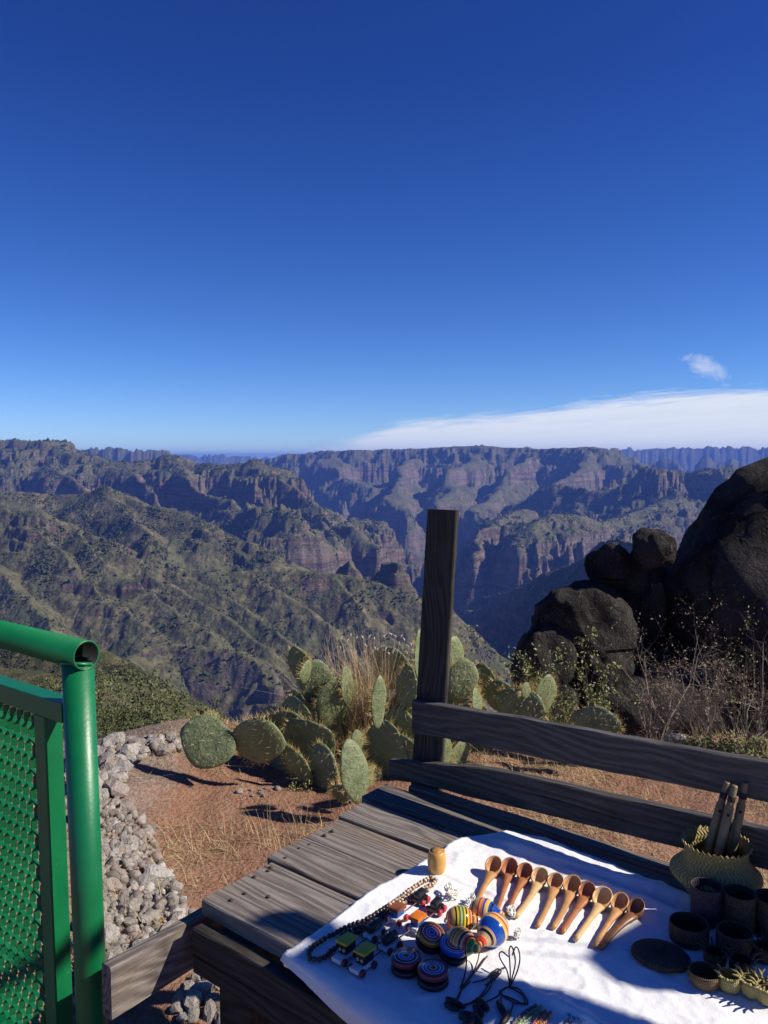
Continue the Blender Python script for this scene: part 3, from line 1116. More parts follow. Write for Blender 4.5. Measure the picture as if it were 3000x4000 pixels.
# expanded metal: zigzag strands twisted out of the sheet, meeting at their bonds
mb = MB()
SWD, LWD = 0.0215, 0.066
base = gd * 0.134
for j in range(46):
    ph = 0.5 * (j % 2)
    k = 0
    rows = []
    z = 0.322
    nseg = int((1.076 - z) / (LWD / 4))
    for s in range(nseg + 1):
        q = (s / 4 + ph) % 1.0
        off = {0.0: 0.0, 0.25: 0.0, 0.5: 1.0, 0.75: 1.0}[round(q * 4) / 4 % 1.0]
        rows.append((base + gd * (SWD * (j + off) * 0.66), z + s * LWD / 4, off))
    tw = (gd * 0.55 + gn * 0.83).normalized()
    th = tw.cross(Vector((0, 0, 1))).normalized()
    v, f = [], []
    for (p, zz, off) in rows:
        c = Vector((p.x, p.y, zz)) + gn * (0.0025 if off else -0.0025)
        for (a, b) in ((-1, -1), (1, -1), (1, 1), (-1, 1)):
            v.append(c + tw * a * 0.0044 + th * b * 0.0010)
    for s in range(len(rows) - 1):
        for e in range(4):
            f.append((s * 4 + e, s * 4 + (e + 1) % 4, s * 4 + 4 + (e + 1) % 4, s * 4 + 4 + e))
    mb.add(v, f)
o = mb.build('expanded_metal_mesh', M_GREEN, gate)
o['kind'] = 'stuff'


# ------------------------------------------------------------------ weathered wood
def wood(name, light, dark, warm, grain=1.0, rough=0.85):
    t = NT(name)
    pos = t.tc()
    rd = t.rand()
    pos = t.vmath('ADD', pos, t.comb(t.math('MULTIPLY', rd, 9.0), t.math('MULTIPLY', rd, 3.7), t.math('MULTIPLY', rd, 1.3)))
    warp = t.noise(t.map(pos, (1.1, 11.0, 11.0)), 1.0, 3, 0.55)
    s = t.sep(pos)
    knw = t.maprange(t.voro(t.map(pos, (2.1, 5.2, 5.2)), 1.0), 0.45, 0.0)
    yy = t.math('ADD', t.math('MULTIPLY', t.math('ADD', s[1], t.math('MULTIPLY', s[2], 0.9)), 330.0 * grain), t.math('ADD', t.math('MULTIPLY', warp, 46.0), t.math('MULTIPLY', knw, 16.0)))
    ring = t.math('MULTIPLY_ADD', t.math('SINE', yy), 0.5, 0.5)
    fib = t.noise(t.map(pos, (14, 520, 520)), 1.0, 4, 0.65)
    fib2 = t.noise(t.map(pos, (4.5, 120, 120)), 1.0, 5, 0.65)
    big = t.noise(t.map(pos, (3.0, 8.0, 8.0)), 1.0, 4, 0.6)
    g = t.math('ADD', t.math('MULTIPLY', ring, 0.40), t.math('MULTIPLY', fib2, 0.60))
    c = t.mix(t.maprange(g, 0.22, 0.78), dark, light)
    c = t.mix(t.math('MULTIPLY', t.maprange(big, 0.50, 0.68), 0.5), c, warm)
    c = t.mix(t.math('MULTIPLY', t.maprange(fib, 0.52, 0.66), 0.55), c, tuple(x * 0.45 for x in dark))
    c = t.mix(t.math('MULTIPLY', t.maprange(t.noise(pos, 5.0, 5, 0.6), 0.56, 0.7), 0.45), c, tuple(x * 0.55 for x in dark))
    crack = t.noise(t.map(pos, (1.1, 75, 75)), 1.0, 3, 0.5)
    crk = t.maprange(crack, 0.685, 0.72)
    c = t.mix(t.math('MULTIPLY', crk, 0.85), c, tuple(x * 0.18 for x in dark))
    kn = t.voro(t.map(pos, (2.1, 5.2, 5.2)), 1.0)
    knot = t.maprange(kn, 0.085, 0.05)
    c = t.mix(t.math('MULTIPLY', t.maprange(kn, 0.16, 0.06), 0.5), c, tuple(x * 0.6 for x in warm))
    c = t.mix(knot, c, tuple(x * 0.25 for x in warm))
    c = t.mix(1.0, c, t.ramp(rd, [(0.0, (0.78, 0.76, 0.76)), (0.35, (1.12, 1.06, 1.0)), (0.6, (0.92, 0.88, 0.84)), (1.0, (1.06, 1.04, 1.04))]), 'MULTIPLY')
    t.set('Base Color', c)
    t.set('Roughness', rough)
    t.set('Specular IOR Level', 0.3)
    t.bump(t.math('ADD', t.math('MULTIPLY', ring, 0.5), t.math('ADD', t.math('MULTIPLY', fib, 0.7), t.math('ADD', t.math('MULTIPLY', fib2, 0.9), t.math('MULTIPLY', crk, -1.5)))), 0.0022, 1.0)
    return t.m


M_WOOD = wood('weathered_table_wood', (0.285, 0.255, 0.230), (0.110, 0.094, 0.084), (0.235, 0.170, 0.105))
M_SHADEWOOD = wood('shade_dark_weathered_wood', (0.070, 0.063, 0.057), (0.024, 0.021, 0.019), (0.056, 0.045, 0.034))  # darker copy of the weathered wood, shade painted into its colour
M_RAILWOOD = wood('grey_rail_wood', (0.125, 0.118, 0.112), (0.048, 0.045, 0.043), (0.105, 0.090, 0.074))
M_NAIL = plain('rusted_nail', (0.045, 0.028, 0.020), 0.7, 0.4, 300)

TA = R(-39.0)
UX = Vector((math.cos(TA), math.sin(TA), 0))
VX = Vector((-math.sin(TA), math.cos(TA), 0))
TROOT = UX * -0.35 + VX * 1.35
TO = Vector((-0.35, 1.35, 0.0))                   # root in table coordinates
TOP = 0.700


def tu(p):
    """world -> table coordinates u, v, z"""
    return Vector((p.dot(UX), p.dot(VX), p.z))


def tw(u, v, z):
    return UX * u + VX * v + Vector((0, 0, z))


def at_v(px, py, v):
    d = Vector(ray(px, py))
    o = Vector((0, 0, EYE))
    k = (v - o.dot(VX)) / d.dot(VX)
    return tu(o + d * k)


def beam_mesh(sections, jit=0.0012, seed=1):
    """board from cross sections: each (x, ya, yb, za, zb)"""
    r = random.Random(seed)
    v, f = [], []
    for (x, ya, yb, za, zb) in sections:
        j = lambda: r.uniform(-jit, jit)
        b = 0.0025
        ring = [(ya, za + b), (ya + b, za), (yb - b, za), (yb, za + b), (yb, zb - b), (yb - b, zb), (ya + b, zb), (ya, zb - b)]
        jy, jz = j(), j()
        for (y, z) in ring:
            v.append((x, y + jy * 0.6 + j() * 0.4, z + jz * 0.6 + j() * 0.4))
    n = 8
    for s in range(len(sections) - 1):
        for e in range(n):
            f.append((s * n + e, s * n + (e + 1) % n, (s + 1) * n + (e + 1) % n, (s + 1) * n + e))
    f.append(tuple(range(n)))
    f.append(tuple(reversed([(len(sections) - 1) * n + e for e in range(n)])))
    v = [Vector(p) - TO for p in v]
    f = [tuple(reversed(q)) for q in f]
    return v, f


table = empty('wooden_table', TROOT, (0, 0, TA))
tag(table, 'weathered grey plank table spread with a white cloth and crafts', 'table')
U1 = 0.75


def straight(u0, u1, va, vb, za, zb, n=22, seed=1, jit=0.0012, wedge=0.0):
    secs = []
    for k in range(n + 1):
        x = u0 + (u1 - u0) * k / n
        secs.append((x, va + wedge * (1 - k / n), vb, za, zb))
    return beam_mesh(secs, jit, seed)


PLANKS = [(-1.292, 1.003, 1.199, 0.700), (-1.318, 1.209, 1.330, 0.701), (-1.322, 1.3325, 1.456, 0.698), (-1.336, 1.466, 1.580, 0.700), (-1.362, 1.588, 1.692, 0.702)]
for k, (u0, va, vb, zt) in enumerate(PLANKS):
    v, f = straight(u0, U1, va, vb, zt - 0.034, zt, 26, 20 + k, 0.0012)
    o = part('plank', v, f, M_WOOD, table)
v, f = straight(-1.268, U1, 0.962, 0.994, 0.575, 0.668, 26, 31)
part('front_apron', v, f, M_SHADEWOOD, table)
v, f = straight(-1.30, U1, 1.712, 1.746, 0.60, 0.706, 26, 33)
part('back_apron', v, f, M_WOOD, table)
# legs, with a brace
for (u, v0) in ((-1.175, 0.987), (-1.20, 1.60), (0.62, 0.987), (0.62, 1.60)):
    v, f = straight(-0.1, 0.664, 0, 0.0, 0, 0, 1)
    mb = MB()
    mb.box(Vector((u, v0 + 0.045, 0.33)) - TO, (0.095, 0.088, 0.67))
    bevelled(mb.build('leg', M_SHADEWOOD, table), 0.003)
mb = MB()
mb.box(Vector((-0.98, 1.03, 0.36)) - TO, (0.50, 0.025, 0.07), Matrix.Rotation(R(-28), 3, 'Y'))
mb.build('brace', M_SHADEWOOD, table)
# board fixed across the end, reaching out towards the gate
pa = at_z(345, 3835, 0.635)
ua = tu(pa)
mb = MB()
E0, E1 = 0.80, 1.66
secs = []
for k in range(18):
    y = E0 + (E1 - E0) * k / 17
    secs.append((y, -0.0145, 0.0145, 0.548 + 0.03 * k / 17, 0.652 + 0.018 * k / 17))
v, f = beam_mesh(secs, 0.0015, 55)
v = [p + TO for p in v]
END_U = -1.318
o = part('end_board', v, f, M_WOOD, table)
o.rotation_euler = (0, 0, R(90))
o.location = Vector((END_U, 0, 0)) - TO
# nail heads
for (px, py) in [(903, 3517), (957, 3490), (1048, 3503), (994, 3427), (1048, 3402), (1057, 3388), (1115, 3352), (1168, 3315), (1208, 3300), (1268, 3262), (1298, 3246)]:
    p = tu(at_z(px, py, TOP + 0.001))
    mb = MB()
    mb.lathe([(0.0005, -0.004), (0.0042, -0.004), (0.0046, 0.0010), (0.0020, 0.0022), (0.0004, 0.0022)], 9)
    mb.build('nail', M_NAIL, table, True, loc=p - TO + Vector((0, 0, 0.0005)), rot=(R(random.uniform(-12, 12)), R(random.uniform(-12, 12)), 0))

# ------------------------------------------------------------------ fence behind the table
fence = empty('wooden_fence', tw(-1.0, 1.76, 0), (0, 0, TA))
FO = Vector((-1.0, 1.76, 0))
tag(fence, 'weathered fence of one shade-darkened leaning post and two boards behind the table', 'fence')


def rail(name, pts, v0, thick, seed, ext):
    """pts: (px, top row, bottom row) read on the face of the board"""
    us, zt, zb = [], [], []
    for (px, a, b) in pts:
        A, B = at_v(px, a, v0), at_v(px, b, v0)
        us.append(A.x)
        zt.append(A.z)
        zb.append(B.z)
    us.append(ext)
    k = (ext - us[-2]) / (us[-2] - us[0])
    zt.append(zt[-1] + (zt[-1] - zt[0]) * k)
    zb.append(zb[-1] + (zb[-1] - zb[0]) * k)
    secs = []
    for x in np.linspace(us[0], ext, 46):
        secs.append((x, v0, v0 + thick, float(np.interp(x, us, zb)), float(np.interp(x, us, zt))))
    v, f = beam_mesh(secs, 0.0018, seed)
    v = [p + TO - FO for p in v]
    return part(name, v, f, M_RAILWOOD, fence)


rail('upper_board', [(1609, 2736, 2866), (1740, 2760, 2885), (2000, 2800, 2940), (2500, 2893, 3040), (3000, 2982, 3137)], 1.735, 0.026, 61, 0.85)
rail('lower_board', [(1519, 2970, 3046), (1640, 2978, 3062), (1730, 2992, 3085), (1770, 2997, 3098), (1820, 2991, 3110), (1900, 3003, 3130), (2050, 3034, 3163), (2400, 3113, 3250),
                     (2700, 3180, 3325), (3000, 3243, 3400)], 1.735, 0.026, 62, 0.85)
# the leaning post, read on its front face
V0 = 1.7635
fl = [at_v(px, py, V0) for (px, py) in [(1668, 1988), (1784, 1992), (1600, 3110), (1716, 3110)]]
mb = MB()
v = []
n = 26
r = random.Random(4)
lo_l, lo_r, hi_l, hi_r = fl[2], fl[3], fl[0], fl[1]
dl, dr = (lo_l - hi_l) / (hi_l.z - lo_l.z), (lo_r - hi_r) / (hi_r.z - lo_r.z)
for k in range(n + 1):
    z = -0.25 + (hi_l.z + 0.25) * k / n
    L = lo_l.x + (hi_l.x - lo_l.x) * (z - lo_l.z) / (hi_l.z - lo_l.z)
    Rr = lo_r.x + (hi_r.x - lo_r.x) * (z - lo_r.z) / (hi_r.z - lo_r.z)
    L += r.uniform(-.001, .001)
    Rr += r.uniform(-.0012, .0012)
    b = 0.003
    zz = z + (0.002 if k == n else 0)
    for (x, y) in ((L + b, V0), (Rr - b, V0), (Rr, V0 + b), (Rr, V0 + 0.015 - b), (Rr - b, V0 + 0.015), (L + b, V0 + 0.015), (L, V0 + 0.015 - b), (L, V0 + b)):
        v.append((z, -x, y))          # grain runs along local x
f = []
for s in range(n):
    for e in range(8):
        f.append((s * 8 + e, s * 8 + (e + 1) % 8, s * 8 + 8 + (e + 1) % 8, s * 8 + 8 + e))
f.append(tuple(reversed(range(8))))
f.append(tuple(n * 8 + e for e in range(8)))
# local (z, -x, y) -> table (x, y, z): rotate so that local x is up
o = part('post', [(a, b, c) for (a, b, c) in v], f, M_SHADEWOOD, fence)
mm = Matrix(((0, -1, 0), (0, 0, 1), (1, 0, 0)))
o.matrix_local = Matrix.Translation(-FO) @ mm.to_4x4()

# ================================================================== cloth and crafts on the table
CLZ = 0.7065


def P(px, py, z=CLZ):
    return at_z(px, py, z)


# ------------------------------------------------------------------ tablecloth
t = NT('white_cotton')
pos = t.tc()
n1 = t.noise(pos, 14, 4, 0.6)
wv = t.noise(t.map(pos, (900, 900, 900)), 1.0, 2, 0.5)
t.set('Base Color', t.mix(t.maprange(n1, 0.3, 0.7), (0.74, 0.74, 0.73), (0.84, 0.84, 0.83)))
t.set('Roughness', 0.9)
t.set('Specular IOR Level', 0.15)
t.set('Sheen Weight', 0.1)
t.bump(t.math('ADD', t.math('MULTIPLY', wv, 0.05), t.noise(pos, 60, 4, 0.6)), 0.0030, 0.55)
M_CLOTH = t.m
nu, nv = 300, 190
us = np.linspace(-1.030, 0.72, nu)
vs = np.concatenate([np.linspace(0.915, 0.985, 26), np.linspace(0.988, 1.652, nv - 26)])
Ug, Vg = np.meshgrid(us, vs)
# outline: rounded, slightly wavering edges
left = -1.030 + 0.006 * np.sin(Vg * 14) + 0.075 * smooth(1.50, 1.66, Vg) ** 1.5
Ug2 = left + (Ug - us[0]) / (us[-1] - us[0]) * (us[-1] - left)
back = 0.012 * np.sin(Ug2 * 7.5 + 1.0) + 0.016 * np.exp(-((Ug2 + 0.87) / 0.05) ** 2) - 0.02 * smooth(-0.8, -0.4, Ug2)
Vg2 = Vg + back * smooth(1.2, 1.652, Vg)
crk = ridged(Ug2 * 9 + 0.8 * Vg2, Vg2 * 9, 3, 611) - 1.1
crk2 = ridged(Ug2 * 22 + 3 * Vg2, Vg2 * 19, 3, 641) - 1.2
cen = np.exp(-(((Ug2 + 0.66) / 0.22) ** 2 + ((Vg2 - 1.26) / 0.13) ** 2))
cz_ = 0.0022 * fbm(Ug2 * 11, Vg2 * 11, 5, 601) + 0.0018 * crk2 * (0.35 + 1.3 * cen) + 0.0030 * np.maximum(crk, -0.2) * smooth(-0.1, 0.4, fbm(Ug2 * 3.0, Vg2 * 3.0, 2, 621))
# two long soft folds and a raised hem along the back
fold = 0.010 * np.exp(-((Vg2 - (1.165 - 0.06 * (Ug2 + 0.6))) / 0.016) ** 2) * smooth(-0.72, -0.50, Ug2)
fold += 0.012 * np.exp(-((Vg2 - 1.606 - 0.012 * np.sin(Ug2 * 9)) / 0.018) ** 2) * smooth(-1.0, -0.85, Ug2)
fold += 0.008 * np.exp(-((Vg2 - 1.555 + 0.05 * (Ug2 + 0.5)) / 0.014) ** 2) * smooth(-0.95, -0.6, Ug2)
fold += 0.0022 * np.exp(-((Vg2 - 1.385 - 0.004 * np.sin(Ug2 * 11)) / 0.005) ** 2) + 0.0022 * np.exp(-((Ug2 + 0.585 - 0.004 * np.sin(Vg2 * 13)) / 0.005) ** 2)
sh = ridged(Ug2 * 38 + 9, Vg2 * 34, 2, 651) - 1.0
fold += 0.0011 * np.maximum(sh, 0) * smooth(-0.15, 0.35, fbm(Ug2 * 5 + 2, Vg2 * 5, 2, 661))
lip = 0.0008 * np.exp(-((Ug2 - left) / 0.010) ** 2)
Zg = 0.7045 + cz_ * 1.3 + fold + lip + 0.0015
Zg = np.maximum(Zg, 0.7052)
# hang over the front
hang = np.clip((0.985 - Vg) / 0.07, 0, 1)
ha = np.clip(hang / 0.5, 0, 1)
hb = np.clip((hang - 0.5) / 0.5, 0, 1)
hs = 0.35 + 0.65 * smooth(-1.03, -0.80, Ug2)
Zg = Zg - (0.024 * ha ** 1.6 + (0.020 + 0.004 * np.sin(Ug2 * 13)) * hb) * hs
Vg2 = np.where(hang > 0, 0.985 - 0.031 * np.where(Ug2 < -0.8, hs, 1.0) * np.sin(ha * 1.5708) - 0.002 * hb + 0.003 * np.sin(Ug2 * 21) * hb, Vg2)
nr, nc = Ug2.shape
i = np.arange(nr - 1)[:, None] * nc + np.arange(nc - 1)[None, :]
CV = np.stack([Ug2, Vg2, Zg], -1).reshape(-1, 3)
cloth = part('tablecloth', CV - np.array([-0.35, 1.35, 0.7]), np.stack([i, i + 1, i + nc + 1, i + nc], -1).reshape(-1, 4), M_CLOTH, smooth=True,
             loc=TROOT + Vector((0, 0, 0.7)), rot=(0, 0, TA))
m = cloth.modifiers.new('thick', 'SOLIDIFY')
m.thickness = 0.0016
m.offset = -1
tag(cloth, 'crumpled white cotton cloth spread over the table planks', 'tablecloth')


# ------------------------------------------------------------------ ten carved spoons
def spoon_wood(name, col, col2):
    t = NT(name)
    pos = t.tc()
    n = t.noise(t.map(pos, (12, 130, 130)), 1.0, 4, 0.6)
    n2 = t.noise(pos, 45, 3, 0.6)
    c = t.mix(t.maprange(n, 0.3, 0.7), col2, col)
    t.set('Base Color', t.mix(t.math('MULTIPLY', t.maprange(n2, 0.5, 0.75), 0.4), c, tuple(x * 0.55 for x in col2)))
    t.set('Roughness', 0.42)
    t.bump(n, 0.0004, 0.5)
    return t.m


SPW = [spoon_wood('honey_spoon_wood', (0.56, 0.30, 0.12), (0.40, 0.19, 0.07)), spoon_wood('red_spoon_wood', (0.44, 0.17, 0.065), (0.30, 0.10, 0.035)),
       spoon_wood('pale_spoon_wood', (0.66, 0.43, 0.20), (0.52, 0.31, 0.13)), spoon_wood('brown_spoon_wood', (0.25, 0.105, 0.045), (0.15, 0.06, 0.025))]


def spoon(px_b, px_h, mat, rb, label):
    pb, ph = P(*px_b, CLZ + 0.016), P(*px_h, CLZ + 0.010)
    d = (pb - ph)
    L = Vector((d.x, d.y, 0)).length
    yaw = math.atan2(d.y, d.x)
    sr = random.Random(int(px_b[0]))
    rb *= sr.uniform(0.90, 1.10)
    hk = sr.uniform(0.85, 1.18)
    wav = sr.uniform(-0.004, 0.004)
    elo = sr.uniform(0.92, 1.12)
    root = empty('wooden_spoon', (pb.x, pb.y, CLZ - 0.0005), (0, 0, yaw))
    # bowl: thin carved cup, a little longer than wide, rim tilted towards the tip
    n, k = 28, 8
    v, f = [], []

    def ringat(rad, z, a):
        c, s = math.cos(a), math.sin(a)
        x = rad * c * (1.12 * elo if c > 0 else 1.22)
        return (x, rad * s, z + 0.42 * x * min(1.0, z / 0.012))
    rows = []
    for q in range(k + 1):                      # outside from the bottom to the rim
        w = q / k * math.pi / 2
        rows.append((max(0.0006, rb * math.sin(w)), 0.0225 * (1 - math.cos(w))))
    for q in range(k + 1):                      # inside back down
        w = (1 - q / k) * math.pi / 2
        rows.append((max(0.0004, rb * 0.88 * math.sin(w)), 0.0030 + 0.0200 * (1 - math.cos(w))))
    for (rad, z) in rows:
        for j in range(n):
            q_ = ringat(rad, z, 2 * math.pi * j / n)
            v.append((q_[0], q_[1], max(q_[2], 0.0002 + z * 0.1)))
    for s in range(len(rows) - 1):
        for j in range(n):
            f.append((s * n + j, s * n + (j + 1) % n, s * n + n + (j + 1) % n, s * n + n + j))
    f.append(tuple(reversed(range(n))))
    f.append(tuple((len(rows) - 1) * n + j for j in range(n)))
    part('bowl', v, f, mat, root, True)
    # handle grows out of the back of the bowl
    mb = MB()
    v, f = [], []
    N = 14
    for q in range(12):
        s = q / 11
        x = -rb * 0.95 - (L - rb * 0.95) * s
        w = (0.0062 * (1 - s) ** 5 + 0.0050)
        h = (0.0035 * (1 - s) ** 3 + 0.0046)
        zc = 0.0050 * (1 - s) ** 2 + 0.0048 + 0.0008 * math.sin(s * 3)
        if q == 11:
            w, h = w * 0.90, h * 0.90
        for j in range(N):
            a = 2 * math.pi * j / N
            v.append((x, w * hk * math.cos(a) + wav * math.sin(s * 3.0), zc + h * math.sin(a) * (0.8 if math.sin(a) > 0 else 1.0)))
    for s in range(11):
        for j in range(N):
            f.append((s * N + j, s * N + (j + 1) % N, s * N + N + (j + 1) % N, s * N + N + j))
    f.append(tuple(reversed(range(N))))
    f.append(tuple(11 * N + j for j in range(N)))
    part('handle', v, f, mat, root, True)
    tag(root, label, 'spoon', 'carved wooden spoons laid in a row')
    return root


def z2(x, y):
    return (1750 + x / 2.074, 3250 + y / 2.074)


ORD = ['first', 'second', 'third', 'fourth', 'fifth', 'sixth', 'seventh', 'eighth', 'ninth', 'tenth']
SPO = [((368, 285), (240, 560), 0, 'honey brown'), ((497, 300), (395, 620), 1, 'reddish brown'), ((620, 335), (480, 640), 1, 'dark bowled brown'), ((743, 370), (545, 665), 2, 'pale honey'),
       ((870, 410), (720, 740), 0, 'honey brown'), ((1005, 440), (845, 755), 0, 'brown bowled honey'), ((1125, 485), (920, 790), 1, 'reddish brown'), ((1250, 540), (1030, 850), 2, 'palest straw coloured'),
       ((1390, 580), (1190, 900), 0, 'orange brown'), ((1520, 620), (1240, 920), 3, 'darkest brown')]
for k, (b, h, mi, cn) in enumerate(SPO):
    end = 'nearest the little barrel' if k == 0 else ('at the right end of the row' if k == 9 else 'from the left in the row')
    spoon(z2(*b), z2(*h), SPW[mi], 0.0170 + 0.0014 * random.random(), f'{cn} carved wooden spoon, {ORD[k]} {end}' if k not in (0, 9) else f'{cn} carved wooden spoon {end}')


# ------------------------------------------------------------------ little barrel
t = NT('varnished_yellow_wood')
pos = t.tc()
n = t.noise(t.map(pos, (120, 120, 14)), 1.0, 4, 0.6)
t.set('Base Color', t.mix(t.maprange(n, 0.3, 0.7), (0.50, 0.25, 0.055), (0.66, 0.37, 0.10)))
t.set('Roughness', 0.3)
M_BARREL = t.m
t = NT('barrel_end_grain')
t.set('Base Color', t.mix(t.maprange(t.noise(t.tc(), 240, 4, 0.7), 0.4, 0.6), (0.22, 0.085, 0.02), (0.55, 0.28, 0.07)))
t.set('Roughness', 0.6)
M_BEND = t.m
bl = empty('toy_barrel', P(1706, 3406, CLZ - 0.001))
tag(bl, 'little varnished yellow wooden barrel near the far corner of the cloth', 'barrel')
mb = MB()
mb.lathe([(0.0005, 0), (0.0165, 0), (0.0175, 0.002), (0.0195, 0.012), (0.0203, 0.022), (0.0199, 0.0235), (0.0203, 0.025), (0.0195, 0.036), (0.0172, 0.0475), (0.0158, 0.0482), (0.0154, 0.0478), (0.0005, 0.0474)], 32)
mb.build('body', M_BARREL, bl, True)
mb = MB()
mb.lathe([(0.0005, 0.0476), (0.0150, 0.0478), (0.0150, 0.0486), (0.0005, 0.0490)], 28)
mb.build('lid', M_BEND, bl, True)


# ------------------------------------------------------------------ bead necklace
def z1(x, y):
    return (1100 + x / 2.212, 3250 + y / 2.212)


t = NT('speckled_seed_beads_pale')
t.set('Base Color', t.mix(t.maprange(t.noise(t.tc(), 260, 3, 0.6), 0.45, 0.55), (0.20, 0.10, 0.05), (0.66, 0.50, 0.36)))
t.set('Roughness', 0.35)
M_BEADP = t.m
t = NT('dark_seed_beads')
t.set('Base Color', t.mix(t.maprange(t.noise(t.tc(), 220, 3, 0.6), 0.4, 0.65), (0.010, 0.008, 0.010), (0.09, 0.055, 0.05)))
t.set('Roughness', 0.3)
M_BEADD = t.m


def bead_mesh(name, mat, r=0.0052):
    mb = MB()
    mb.lathe([(0.0004, -r * 0.92), (r * 0.6, -r * 0.75), (r, -r * 0.2), (r, r * 0.25), (r * 0.6, r * 0.78), (0.0004, r * 0.92)], 8)
    return mesh_from(name, mb.v, mb.f, mat, True)


BMP, BMD = bead_mesh('bead', M_BEADP), bead_mesh('bead', M_BEADD)
nk = empty('bead_necklace', P(*z1(760, 760)))
tag(nk, 'long seed bead necklace, half dark and half speckled tan', 'necklace')
path = [(1290, 395), (1200, 440), (1100, 510), (1020, 575), (920, 640), (820, 705), (720, 765), (600, 805), (480, 865), (360, 930), (270, 990), (228, 1050), (245, 1098), (310, 1105), (385, 1075),
        (440, 1020), (520, 960), (620, 885), (700, 845), (800, 785), (880, 725), (960, 680), (1060, 610), (1130, 550), (1230, 490), (1305, 455), (1333, 418), (1290, 395)]
path2 = [(1265, 500), (1180, 520), (1090, 555), (1000, 620), (900, 690), (800, 755), (690, 820), (590, 850), (500, 905)]


def resample(pts, step):
    out, acc = [pts[0].copy()], 0.0
    for a, b in zip(pts[:-1], pts[1:]):
        L = (b - a).length
        s = step - acc
        while s <= L:
            out.append(a.lerp(b, s / L))
            s += step
        acc = L - (s - step)
    return out


for pth in (path, path2):
    w3 = [P(*z1(*q), CLZ + 0.0050) for q in pth]
    for q in resample(w3, 0.0098):
        dark = tu(q).y < tu(P(*z1(900, 645))).y + random.uniform(-0.012, 0.012)
        o = new_obj('bead', BMD if dark else BMP, nk)
        o.location = q - nk.location + Vector((random.uniform(-.0008, .0008), random.uniform(-.0008, .0008), random.uniform(0, .001)))
        o.rotation_euler = (R(90), random.uniform(-0.4, 0.4), random.uniform(0, 6.28))

# ------------------------------------------------------------------ toy trains
M_TWHITE = plain('white_toy_paint', (0.62, 0.66, 0.68), 0.5, 0.06, 60)
M_TBLACK = plain('black_toy_paint', (0.012, 0.012, 0.014), 0.35, 0.3, 60)
M_TYELLOW = plain('mustard_toy_paint', (0.52, 0.43, 0.03), 0.5, 0.12, 60)
M_TGREEN = plain('dark_green_toy_paint', (0.008, 0.030, 0.020), 0.35, 0.3, 60)
M_TRED = plain('red_toy_paint', (0.42, 0.022, 0.045), 0.4, 0.2, 60)
M_TMAROON = plain('maroon_toy_paint', (0.13, 0.020, 0.022), 0.5, 0.2, 60)
M_TBLUE = plain('blue_toy_paint', (0.02, 0.10, 0.38), 0.45, 0.15, 60)
M_TORANGE = plain('orange_toy_paint', (0.74, 0.20, 0.018), 0.4, 0.12, 60)
M_TBROWN = plain('red_brown_toy_wood', (0.24, 0.070, 0.026), 0.5, 0.2, 60)
M_RING = plain('pale_ring', (0.6, 0.55, 0.42), 0.4, 0.05, 60)


def block(name, c, s, mat, parent, bev=0.0012, rot=None):
    mb = MB()
    mb.box(c, s, rot)
    return bevelled(mb.build(name, mat, parent), bev, 2)


def wheel(parent, x, y, mat, r=0.0080):
    mb = MB()
    mb.lathe([(0.0004, -0.0035), (r * 0.9, -0.0035), (r, -0.002), (r, 0.002), (r * 0.9, 0.0035), (0.0004, 0.0035)], 18)
    return mb.build('wheel', mat, parent, True, loc=(x, y, r), rot=(R(90), 0, 0))


